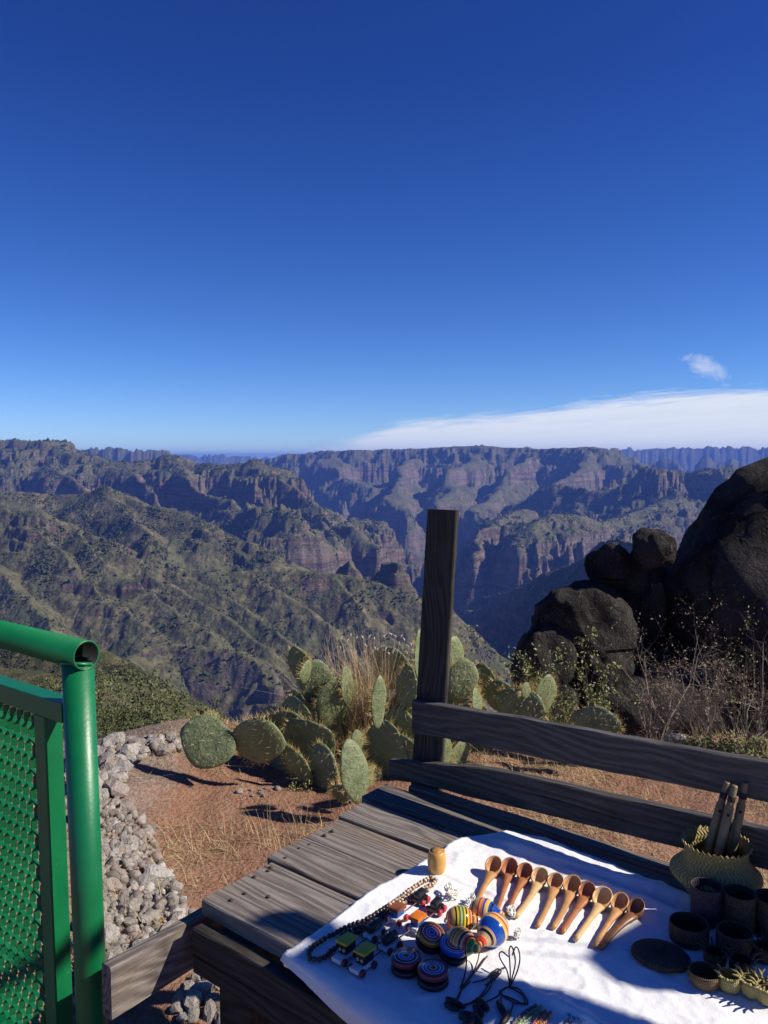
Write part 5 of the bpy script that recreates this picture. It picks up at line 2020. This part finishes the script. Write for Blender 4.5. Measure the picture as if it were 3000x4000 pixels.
# ================================================================== boulders
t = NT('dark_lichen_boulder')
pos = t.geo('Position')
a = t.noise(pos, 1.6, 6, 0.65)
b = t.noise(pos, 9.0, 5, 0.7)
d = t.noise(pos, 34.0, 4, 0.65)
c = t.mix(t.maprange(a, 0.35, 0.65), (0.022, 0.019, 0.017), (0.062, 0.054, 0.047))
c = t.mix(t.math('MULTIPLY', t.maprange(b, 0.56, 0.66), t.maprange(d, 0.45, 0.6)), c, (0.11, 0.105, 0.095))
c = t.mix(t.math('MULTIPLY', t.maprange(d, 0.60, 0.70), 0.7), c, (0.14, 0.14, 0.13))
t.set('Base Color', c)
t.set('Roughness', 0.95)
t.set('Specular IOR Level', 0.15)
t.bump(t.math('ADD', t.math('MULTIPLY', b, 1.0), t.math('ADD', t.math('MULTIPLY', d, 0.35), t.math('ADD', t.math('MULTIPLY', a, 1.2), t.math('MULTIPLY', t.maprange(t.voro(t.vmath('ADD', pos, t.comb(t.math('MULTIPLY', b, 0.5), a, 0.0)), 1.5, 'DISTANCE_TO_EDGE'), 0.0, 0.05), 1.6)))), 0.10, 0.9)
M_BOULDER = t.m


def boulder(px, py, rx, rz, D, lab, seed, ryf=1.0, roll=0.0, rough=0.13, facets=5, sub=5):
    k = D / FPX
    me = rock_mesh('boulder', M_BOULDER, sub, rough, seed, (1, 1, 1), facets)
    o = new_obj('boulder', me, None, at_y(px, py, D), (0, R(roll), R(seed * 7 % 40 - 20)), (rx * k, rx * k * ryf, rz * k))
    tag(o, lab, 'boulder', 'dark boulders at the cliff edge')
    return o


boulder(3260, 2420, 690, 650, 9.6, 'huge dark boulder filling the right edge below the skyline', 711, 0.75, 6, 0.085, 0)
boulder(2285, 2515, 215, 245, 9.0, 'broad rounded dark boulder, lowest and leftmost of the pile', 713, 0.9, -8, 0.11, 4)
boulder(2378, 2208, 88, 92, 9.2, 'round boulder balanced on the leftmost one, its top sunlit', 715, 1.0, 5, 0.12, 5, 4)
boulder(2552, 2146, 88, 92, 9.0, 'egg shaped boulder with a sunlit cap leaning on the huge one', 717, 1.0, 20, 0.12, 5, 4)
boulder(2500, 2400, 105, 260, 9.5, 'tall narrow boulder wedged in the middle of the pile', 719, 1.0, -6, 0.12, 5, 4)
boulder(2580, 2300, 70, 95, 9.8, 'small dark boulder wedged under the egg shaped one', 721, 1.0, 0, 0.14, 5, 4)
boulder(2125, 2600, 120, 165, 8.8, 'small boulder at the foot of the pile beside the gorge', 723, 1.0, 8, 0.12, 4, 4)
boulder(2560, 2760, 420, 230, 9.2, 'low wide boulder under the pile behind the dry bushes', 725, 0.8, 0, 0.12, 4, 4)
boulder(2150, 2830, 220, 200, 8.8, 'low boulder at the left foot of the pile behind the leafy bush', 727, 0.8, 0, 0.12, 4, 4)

# ================================================================== prickly pears
t = NT('cactus_skin')
pos = t.tc()
rd = t.rand()
n1 = t.noise(pos, 14, 4, 0.6)
n2 = t.noise(pos, 90, 3, 0.6)
c = t.mix(t.maprange(n1, 0.3, 0.7), (0.105, 0.140, 0.062), (0.225, 0.262, 0.135))
c = t.mix(t.maprange(rd, 0.2, 1.0), c, t.mix(0.5, c, (0.24, 0.27, 0.11)))
c = t.mix(t.math('MULTIPLY', t.maprange(n2, 0.62, 0.70), 0.5), c, (0.16, 0.12, 0.06))
scar = t.noise(t.vmath('ADD', pos, t.comb(t.math('MULTIPLY', rd, 20.0), 0.0, 0.0)), 22, 5, 0.7)
c = t.mix(t.maprange(scar, 0.62, 0.68), c, (0.20, 0.155, 0.085))
c = t.mix(t.maprange(scar, 0.40, 0.30), c, t.mix(0.5, c, (0.30, 0.33, 0.22)))
t.set('Base Color', c)
t.set('Roughness', 0.55)
t.set('Specular IOR Level', 0.35)
t.bump(t.math('ADD', n2, t.math('MULTIPLY', n1, 2.5)), 0.007, 0.6)
M_CACT = t.m
M_SPINE = plain('straw_spines', (0.50, 0.38, 0.16), 0.6, 0.2, 40)
M_GOLD = plain('golden_rim_spines', (0.46, 0.33, 0.11), 0.6, 0.3, 40)


def pad_geo(W, H, T, seed):
    r = np.random.default_rng(seed)
    ns, na = 15, 22
    v, f = [], []
    sk = r.uniform(-0.12, 0.12)
    o = r.random(2) * 40
    for i in range(ns):
        s = 0.012 + 0.976 * i / (ns - 1)
        hw = W / 2 * (math.sin(math.pi * s ** 0.90) ** 0.66) * (0.80 + 0.28 * s) * (1 + 0.045 * math.sin(s * 9 + o[0] * 3))
        ht = T / 2 * math.sin(math.pi * s) ** 0.45
        for j in range(na):
            a = 2 * math.pi * j / na
            ca, sa = math.cos(a), math.sin(a)
            x = hw * math.copysign(abs(ca) ** 0.9, ca) + sk * W * s * s
            bump_ = 1 + 0.10 * math.sin(x / W * 22 + s * 3 + o[0]) * math.sin(s * 20 + o[1])
            bend = 0.05 * H * math.sin(s * 2.4 + o[0]) * 0.6
            v.append((x, ht * math.copysign(abs(sa) ** 0.75, sa) * bump_ + bend, H * s))
    for i in range(ns - 1):
        for j in range(na):
            f.append((i * na + j, i * na + (j + 1) % na, (i + 1) * na + (j + 1) % na, (i + 1) * na + j))
    f.append(tuple(reversed(range(na))))
    f.append(tuple((ns - 1) * na + j for j in range(na)))
    # spines at the areoles on both faces and along the rim
    sp, rim = MB(), MB()

    def spine(mb, p, d, L, w):
        d = Vector(d).normalized()
        a = d.orthogonal().normalized()
        b = d.cross(a)
        p = Vector(p)
        mb.add([p + a * w, p - a * 0.5 * w + b * 0.87 * w, p - a * 0.5 * w - b * 0.87 * w, p + d * L], [(0, 1, 3), (1, 2, 3), (2, 0, 3)])
    for side in (-1, 1):
        for i in range(2, ns - 1, 2):
            s = i / (ns - 1)
            hw = W / 2 * (math.sin(math.pi * s ** 0.86) ** 0.62) * (0.86 + 0.22 * s)
            n = max(1, int(hw * 2 / 0.034))
            for k in range(n):
                x = (-1 + 2 * (k + 0.5 + 0.25 * (i // 2 % 2) * 2) / n) * hw * 0.92
                if abs(x) > hw * 0.95:
                    continue
                y = T / 2 * math.sin(math.pi * s) ** 0.45 * (max(0.0, 1 - (x / hw) ** 2)) ** 0.38 * side + 0.05 * H * math.sin(s * 2.4 + o[0]) * 0.6
                c_ = Vector((x + sk * W * s * s, y, H * s))
                sp.add([c_ + Vector((0.0026, 0, 0)), c_ + Vector((0, 0, 0.0030)), c_ - Vector((0.0026, 0, 0)), c_ - Vector((0, 0, 0.0030)), c_ + Vector((0, side * 0.0030, 0))], [(0, 1, 4), (1, 2, 4), (2, 3, 4), (3, 0, 4)])
                for q in range(3):
                    spine(sp, (x + sk * W * s * s, y, H * s), (r.normal() * 0.7, side * 0.8, r.normal() * 0.6 - 0.25), r.uniform(0.014, 0.036), 0.0008)
    for k in range(58):
        s = r.uniform(0.25, 0.995)
        sg = r.choice([-1, 1])
        hw = W / 2 * (math.sin(math.pi * s ** 0.86) ** 0.62) * (0.86 + 0.22 * s)
        dz = 1.6 if s > 0.9 else (0.9 if s > 0.6 else 0.2)
        for q in range(3):
            spine(rim, (sg * hw * 0.98 + sk * W * s * s, 0.05 * H * math.sin(s * 2.4 + o[0]) * 0.6 + r.normal() * T * 0.15, H * s), (sg * (0.5 if s > 0.9 else 1) + r.normal() * 0.4, r.normal() * 0.6, dz + r.normal() * 0.4), r.uniform(0.014, 0.042), 0.0009)
    return v, f, sp, rim


def pad(root, px, py, D, w, h, yaw=0, roll=0, lean=0, seed=None):
    k = D / FPX
    seed = seed if seed is not None else int(px * 7 + py)
    W = w * k / max(0.25, math.cos(R(yaw)))
    W = min(W, 0.30)
    H = h * k
    H = min(max(H, 0.05), 0.36)
    T = min(0.024, W * 0.11) + 0.005
    v, f, sp, rim = pad_geo(W, H, T, seed)
    M = Matrix.Rotation(R(roll), 3, 'Y') @ Matrix.Rotation(R(yaw), 3, 'Z') @ Matrix.Rotation(R(lean), 3, 'X')
    c = at_y(px, py, D)
    loc = c - M @ Vector((0, 0, H / 2))
    o = part('cactus_pad', v, f, M_CACT, root, True, loc=loc - root.location, rot=M.to_euler())
    s = sp.build('spines', M_SPINE, o)
    s['kind'] = 'stuff'
    s = rim.build('rim_spines', M_GOLD, o)
    s['kind'] = 'stuff'
    return o


def cactus(lab, base_px, D, pads):
    b = at_y(base_px[0], base_px[1], D)
    root = empty('prickly_pear', (b.x, D, gz(b.x, D)))
    tag(root, lab, 'cactus', 'prickly pears along the cliff edge')
    for p in pads:
        pad(root, *p)
    return root


# (column, row, distance, width, height, yaw to the right, roll clockwise, lean)
cactus('low prickly pear with a broad sunlit pad sprawling over the dirt', (1150, 3060), 3.75, [
    (808, 2905, 3.72, 215, 240, 16, -76, -6), (1010, 2890, 3.75, 215, 225, -14, -80, 0), (1120, 2850, 4.0, 200, 210, -30, -60, 0), (1160, 2990, 3.8, 90, 200, -20, -40, 0), (1215, 2900, 3.9, 220, 240, -25, -30, 0),
    (1265, 3000, 3.8, 150, 190, -40, 10, 0), (1180, 2960, 3.95, 220, 230, -35, 15, 0), (1090, 2930, 4.05, 220, 230, -45, 20, 0), (1150, 2820, 4.2, 200, 220, -45, -10, 0), (1060, 2860, 4.2, 190, 200, -40, 30, 0)])
cactus('tall prickly pear clump left of the dry grass tuft', (1300, 3080), 4.2, [
    (1172, 2605, 4.3, 105, 175, -22, -18, 0), (1192, 2625, 4.2, 48, 100, 62, 8, 0), (1240, 2665, 4.25, 150, 190, 8, 10, 4), (1302, 2748, 4.15, 140, 225, 20, 4, 4), (1352, 2680, 4.2, 46, 170, 66, -4, 0),
    (1290, 2900, 4.3, 190, 240, -28, 6, 0), (1380, 2850, 4.4, 190, 240, -30, -8, 0), (1395, 2700, 4.4, 50, 120, 60, 4, 0), (1200, 2800, 4.4, 180, 240, -34, -20, 0), (1270, 2850, 4.25, 200, 215, -50, 14, 0), (1340, 2960, 4.25, 200, 215, -46, -10, 0), (1230, 2960, 4.25, 200, 215, -54, 24, 0),
    (1420, 2960, 4.25, 190, 215, -50, 4, 0), (1330, 2830, 4.25, 120, 215, -42, 20, 0)])
cactus('single bright prickly pear pad standing in front of the clump', (1385, 3130), 3.45, [
    (1383, 3010, 3.45, 118, 270, 34, -3, -4), (1395, 2895, 3.5, 52, 100, 40, 4, 0), (1428, 3050, 3.6, 60, 130, 50, 20, 0), (1335, 3100, 3.55, 70, 90, -30, -20, 0)])
cactus('prickly pear clump wrapped around the leaning fence post', (1600, 3080), 3.9, [
    (1482, 2745, 3.9, 66, 225, 38, 2, 0), (1530, 2610, 4.5, 190, 175, -30, 8, 0), (1590, 2690, 4.1, 92, 200, -28, 4, 0), (1640, 2560, 4.0, 40, 215, 64, 3, 0), (1752, 2580, 4.2, 120, 205, 34, 8, 0),
    (1806, 2660, 4.1, 140, 185, 4, 8, 0), (1888, 2660, 4.3, 110, 150, -24, -6, 0), (1866, 2745, 4.05, 48, 130, 60, -12, 0), (1570, 2850, 4.1, 150, 190, -26, 0, 0), (1740, 2945, 4.0, 60, 160, 30, 4, 0),
    (1790, 2955, 4.1, 95, 150, 36, 24, 0), (1655, 2880, 4.3, 190, 260, -30, 0, 0), (1460, 2900, 4.3, 190, 260, -32, 0, 0), (1535, 3060, 4.0, 120, 110, -10, -50, 0), (1450, 3050, 3.9, 120, 90, -14, -60, 0), (1720, 2800, 4.4, 200, 260, -30, 0, 0), (1500, 2940, 3.95, 210, 270, -36, 8, 0), (1580, 2980, 3.9, 200, 260, -30, -14, 0), (1850, 2860, 4.3, 210, 270, -34, 6, 0), (1690, 2700, 4.3, 200, 240, -34, -8, 0), (1600, 2780, 4.25, 180, 240, -30, 12, 0)])
cactus('prickly pear with a pale translucent looking pad above the upper rail', (2050, 2960), 4.1, [
    (2030, 2755, 4.1, 200, 160, -26, 12, 0), (2130, 2712, 4.2, 105, 165, 26, 4, 0), (2052, 2698, 4.0, 46, 70, 30, -8, 0), (1960, 2720, 4.2, 130, 140, -24, -16, 0), (2090, 2860, 4.2, 180, 210, -28, 0, 0)])
cactus('low prickly pear half hidden behind the upper rail on the right', (2330, 2900), 4.0, [
    (2325, 2825, 4.0, 185, 150, -26, 6, 0), (2300, 2890, 4.1, 150, 150, -20, -30, 0)])

# ================================================================== grass
M_DRY = plain('dry_grass_blades', (0.46, 0.35, 0.175), 0.8, 0.35, 9)
M_STALK = plain('dry_seed_stalk', (0.50, 0.36, 0.20), 0.8, 0.3, 15)
M_FLUFF = plain('pale_seed_head', (0.70, 0.62, 0.52), 0.9, 0.1, 60)


def blades(P0, az, tilt, L, w, curve):
    """vectorised bent blades: 3-segment strips"""
    n = len(P0)
    segs = 4
    V = np.zeros((n, segs * 2, 3))
    hx, hy = np.cos(az), np.sin(az)
    for s in range(segs):
        q = s / (segs - 1)
        ang = tilt + curve * q
        r = L * q * np.sin(ang)
        z = L * q * np.cos(ang)
        ww = w * (1 - 0.85 * q)
        cx, cy, cz = P0[:, 0] + hx * r, P0[:, 1] + hy * r, P0[:, 2] + z
        V[:, s * 2] = np.stack([cx - hy * ww, cy + hx * ww, cz], -1)
        V[:, s * 2 + 1] = np.stack([cx + hy * ww, cy - hx * ww, cz], -1)
    f = np.array([[0, 1, 3, 2], [2, 3, 5, 4], [4, 5, 7, 6]])
    F = (f[None] + (np.arange(n) * segs * 2)[:, None, None]).reshape(-1, 4)
    return V.reshape(-1, 3), F


def gz_arr(x, y):
    return ground_z(x, y)


# straw lying and standing on the ground
def straw_field():
    N = 80000
    x = rng.uniform(-1.7, 3.0, N)
    y = rng.uniform(2.2, 4.9, N)
    m = fbm(x * 1.7, y * 1.7, 4, 801)
    right = smooth(0.0, 0.5, x) * 0.72
    rim = np.exp(-((x + 0.86 - 0.12 * (y - 3)) / 0.16) ** 2) * 0.62
    mid = np.exp(-(((x + 0.45) / 0.5) ** 2 + ((y - 2.9) / 0.5) ** 2)) * 0.18 + np.exp(-(((x + 0.55) / 0.3) ** 2 + ((y - 2.55) / 0.22) ** 2)) * 0.35
    backr = smooth(3.8, 4.3, y) * 0.5
    dens = np.clip(right + rim + mid + backr - 0.33 + 0.75 * m, 0, 1)
    keep = rng.random(N) < dens * 0.8
    x, y = x[keep], y[keep]
    n = len(x)
    z = gz_arr(x, y)
    lying = rng.random(n) < 0.62
    tilt = np.where(lying, rng.uniform(1.2, 1.52, n), rng.uniform(0.1, 0.8, n))
    L = np.where(lying, rng.uniform(0.04, 0.11, n), rng.uniform(0.03, 0.10, n))
    return blades(np.stack([x, y, z + 0.003], -1), rng.uniform(0, 6.28, n), tilt, L, rng.uniform(0.0007, 0.0016, n), rng.uniform(0.0, 0.35, n))


v, f = straw_field()
o = part('dry_grass', v, f, M_DRY)
tag(o, 'dry straw coloured grass strewn over the dirt', 'grass', kind='stuff')


def tuft(name, lab, px, D, n, L0, L1, spread, w, mat, seed, cat='grass', grp=None, stalks=0):
    r = np.random.default_rng(seed)
    b = at_y(px[0], px[1], D)
    z0 = gz(b.x, D)
    root = empty(name, (b.x, D, z0))
    tag(root, lab, cat, grp)
    h = max(0.02, b.z - z0)
    p0 = np.stack([r.normal(0, spread, n), r.normal(0, spread, n), np.full(n, 0.0)], -1)
    v, f = blades(p0, r.uniform(0, 6.28, n), np.abs(r.normal(0, 0.32, n)), r.uniform(L0, L1, n), np.full(n, w), r.normal(0.25, 0.25, n))
    o = part('blades', v, f, mat, root)
    o['kind'] = 'stuff'
    return root


g = tuft('grass_tuft', 'tall tuft of dry golden grass with pale seed heads among the cacti', (1440, 3000), 4.30, 1000, 0.34, 0.72, 0.085, 0.0017, M_STALK, 21)
r_ = random.Random(5)
for k in range(34):
    mb = MB()
    p = at_y(r_.uniform(1330, 1610), r_.uniform(2480, 2560), 4.4) - g.location
    q = Vector((p.x * 0.35, p.y * 0.35, 0.05))
    mb.tube([q, q.lerp(p, 0.6) + Vector((0, 0, 0.04)), p], [0.0012, 0.0009, 0.0006], 4)
    st = mb.build('stalk', M_STALK, g)
    mb = MB()
    mb.tube([p, p + Vector((r_.uniform(-.006, .006), 0, 0.008)), p + Vector((r_.uniform(-.014, .014), 0, 0.020))], [0.0012, 0.0045, 0.0008], 6)
    mb.build('seed_head', M_FLUFF, st)
for (x0, y0, x1, y1) in [(1400, 2720, 1392, 2230), (1380, 2700, 1372, 2400), (1350, 2680, 1300, 2430), (1440, 2700, 1395, 2330), (1320, 2700, 1245, 2480), (1500, 2720, 1560, 2480)]:
    mb = MB()
    a_, b_ = at_y(x0, y0, 4.4) - g.location, at_y(x1, y1, 4.35) - g.location
    mb.tube([a_, a_.lerp(b_, 0.5) + Vector((0.008, 0, 0)), b_], [0.0016, 0.0012, 0.0006], 4)
    mb.build('stalk', M_STALK, g)


# ================================================================== shrubs
def leafmat(name, c1, c2, rough=0.6):
    t = NT(name)
    n = t.noise(t.geo('Position'), 28, 3, 0.6)
    t.set('Base Color', t.mix(t.maprange(n, 0.3, 0.7), c1, c2))
    t.set('Roughness', rough)
    t.set('Specular IOR Level', 0.3)
    return t.m


M_LEAF = leafmat('small_green_leaves', (0.060, 0.078, 0.028), (0.150, 0.165, 0.060))
M_LEAFY = leafmat('yellow_green_leaves', (0.130, 0.140, 0.050), (0.260, 0.255, 0.100))
M_LEAFD = leafmat('dry_brown_leaves', (0.150, 0.105, 0.060), (0.300, 0.220, 0.130))
M_TWIG = plain('grey_twigs', (0.24, 0.195, 0.150), 0.85, 0.3, 30)
M_TWIGR = plain('reddish_twigs', (0.31, 0.235, 0.175), 0.85, 0.3, 30)


def shrub(name, lab, base, H, Wd, stems, twig_mat, leaf_mat, nleaf, leaf, seed, depth=4, upright=0.6, grp='bushes along the cliff edge', thick=0.006):
    r = np.random.default_rng(seed)
    root = empty(name, base)
    tag(root, lab, 'bush', grp)
    tw_, ends = MB(), []

    def grow(p, d, L, rad, lev):
        pts, rads = [p], [rad]
        q, dd = Vector(p), Vector(d)
        ns = 3
        for k in range(ns):
            dd = (dd + Vector(r.normal(0, 0.16, 3)) + Vector((0, 0, 0.06 * upright))).normalized()
            q = q + dd * (L / ns)
            pts.append(q.copy())
            rads.append(rad * (1 - 0.55 * (k + 1) / ns))
            if lev >= 2:
                ends.append((q.copy(), dd.copy(), lev))
        tw_.tube(pts, rads, 4 if lev < 2 else 3, cap=False)
        if lev < depth:
            nb = 3 if lev < 2 else int(r.integers(2, 4))
            for b in range(nb):
                k = int(r.integers(1, ns + 1))
                side = Vector(r.normal(0, 1, 3))
                nd = (dd + side * 0.55).normalized()
                grow(pts[k], nd, L * r.uniform(0.45, 0.75), rads[k] * 0.75, lev + 1)
    for s in range(stems):
        a = r.uniform(0, 6.28)
        out = r.uniform(0.1, 0.9) * Wd / H
        d = Vector((math.cos(a) * out, math.sin(a) * out * 0.8, 1.0)).normalized()
        grow(Vector((math.cos(a) * Wd * 0.10, math.sin(a) * Wd * 0.10, -0.03)), d, H * r.uniform(0.38, 0.55), thick * r.uniform(0.6, 1.0), 0)
    o = tw_.build('branches', twig_mat, root)
    o['kind'] = 'stuff'
    if nleaf and ends:
        idx = r.integers(0, len(ends), nleaf)
        C = np.array([ends[k][0][:] for k in idx]) + r.normal(0, 0.011, (nleaf, 3))
        n1_ = r.normal(size=(nleaf, 3))
        n1_ /= np.linalg.norm(n1_, axis=1, keepdims=True)
        n2_ = np.cross(n1_, r.normal(size=(nleaf, 3)))
        n2_ /= np.linalg.norm(n2_, axis=1, keepdims=True)
        s = leaf * r.uniform(0.6, 1.3, (nleaf, 1))
        V = np.stack([C - n1_ * s, C + n2_ * s * 0.42, C + n1_ * s, C - n2_ * s * 0.42], 1).reshape(-1, 3)
        F = np.arange(nleaf * 4).reshape(-1, 4)
        o = part('foliage', V, F, leaf_mat, root)
        o['kind'] = 'stuff'
    return root


def base_at(px, D):
    b = at_y(px, 2800, D)
    return Vector((b.x, D, gz(b.x, D)))


# the rounded green bush beyond the stones on the left
for (px, D, H, Wd, n, seed, lab) in [(430, 5.2, 1.05, 0.46, 8500, 31, 'dense green bush just past the gate post, left of the pair'), (620, 5.2, 0.95, 0.42, 7500, 32, 'dense green bush behind the broad sunlit cactus pad'),
                                     (270, 5.4, 1.05, 0.42, 4000, 33, 'green bush half hidden by the gate post')]:
    shrub('green_bush', lab, base_at(px, D), H, Wd, 9, M_TWIG, M_LEAF, n, 0.0125, seed, 4, 0.5)
shrub('leafy_bush', 'upright leafy yellow-green bush right of the pale cactus pad', base_at(2215, 4.6), 0.85, 0.22, 8, M_TWIG, M_LEAFY, 4200, 0.0115, 41, 4, 1.2)
shrub('leafy_bush', 'thin low leafy bush left of the boulders', base_at(2050, 4.9), 0.52, 0.24, 6, M_TWIG, M_LEAFY, 900, 0.010, 42, 4, 0.9)
shrub('leafy_bush', 'sprig of fine leaves rising right beside the fence post', base_at(1800, 4.6), 0.80, 0.12, 3, M_TWIG, M_LEAFY, 300, 0.010, 43, 3, 1.4)
shrub('twiggy_bush', 'bare reddish twiggy bush in front of the boulder gap', base_at(2560, 4.6), 0.85, 0.40, 9, M_TWIGR, M_LEAFD, 900, 0.008, 51, 4, 0.6, thick=0.0062)
shrub('twiggy_bush', 'bare twiggy bush before the huge boulder, middle of three', base_at(2750, 4.5), 0.75, 0.40, 8, M_TWIGR, M_LEAFD, 900, 0.008, 52, 4, 0.6, thick=0.0062)
shrub('twiggy_bush', 'bare pale twiggy bush at the right picture edge', base_at(2930, 4.3), 0.85, 0.40, 10, M_TWIG, M_LEAFY, 900, 0.008, 53, 4, 0.8, thick=0.0062)
shrub('low_herb', 'low bright green herb at the foot of the right-hand bushes', base_at(2780, 4.25), 0.20, 0.34, 9, M_TWIG, M_LEAFY, 2200, 0.011, 54, 3, 0.4)
shrub('low_herb', 'low green herb at the right edge above the rail', base_at(2960, 4.05), 0.24, 0.30, 8, M_TWIG, M_LEAFY, 1500, 0.011, 55, 3, 0.6)
shrub('low_herb', 'little green weeds on the dirt before the cactus shadow', base_at(1190, 3.8), 0.10, 0.22, 8, M_TWIG, M_LEAFY, 260, 0.008, 56, 3, 0.6, thick=0.0015)
tuft('grass_tuft', 'tall dry grass stalks among the bushes at the right edge', (2950, 2950), 4.2, 110, 0.30, 0.70, 0.16, 0.0010, M_TWIG, 22)
tuft('grass_tuft', 'short grass blades in the round shadow near the table', (1180, 3200), 3.25, 70, 0.08, 0.20, 0.10, 0.0010, M_DRY, 23)
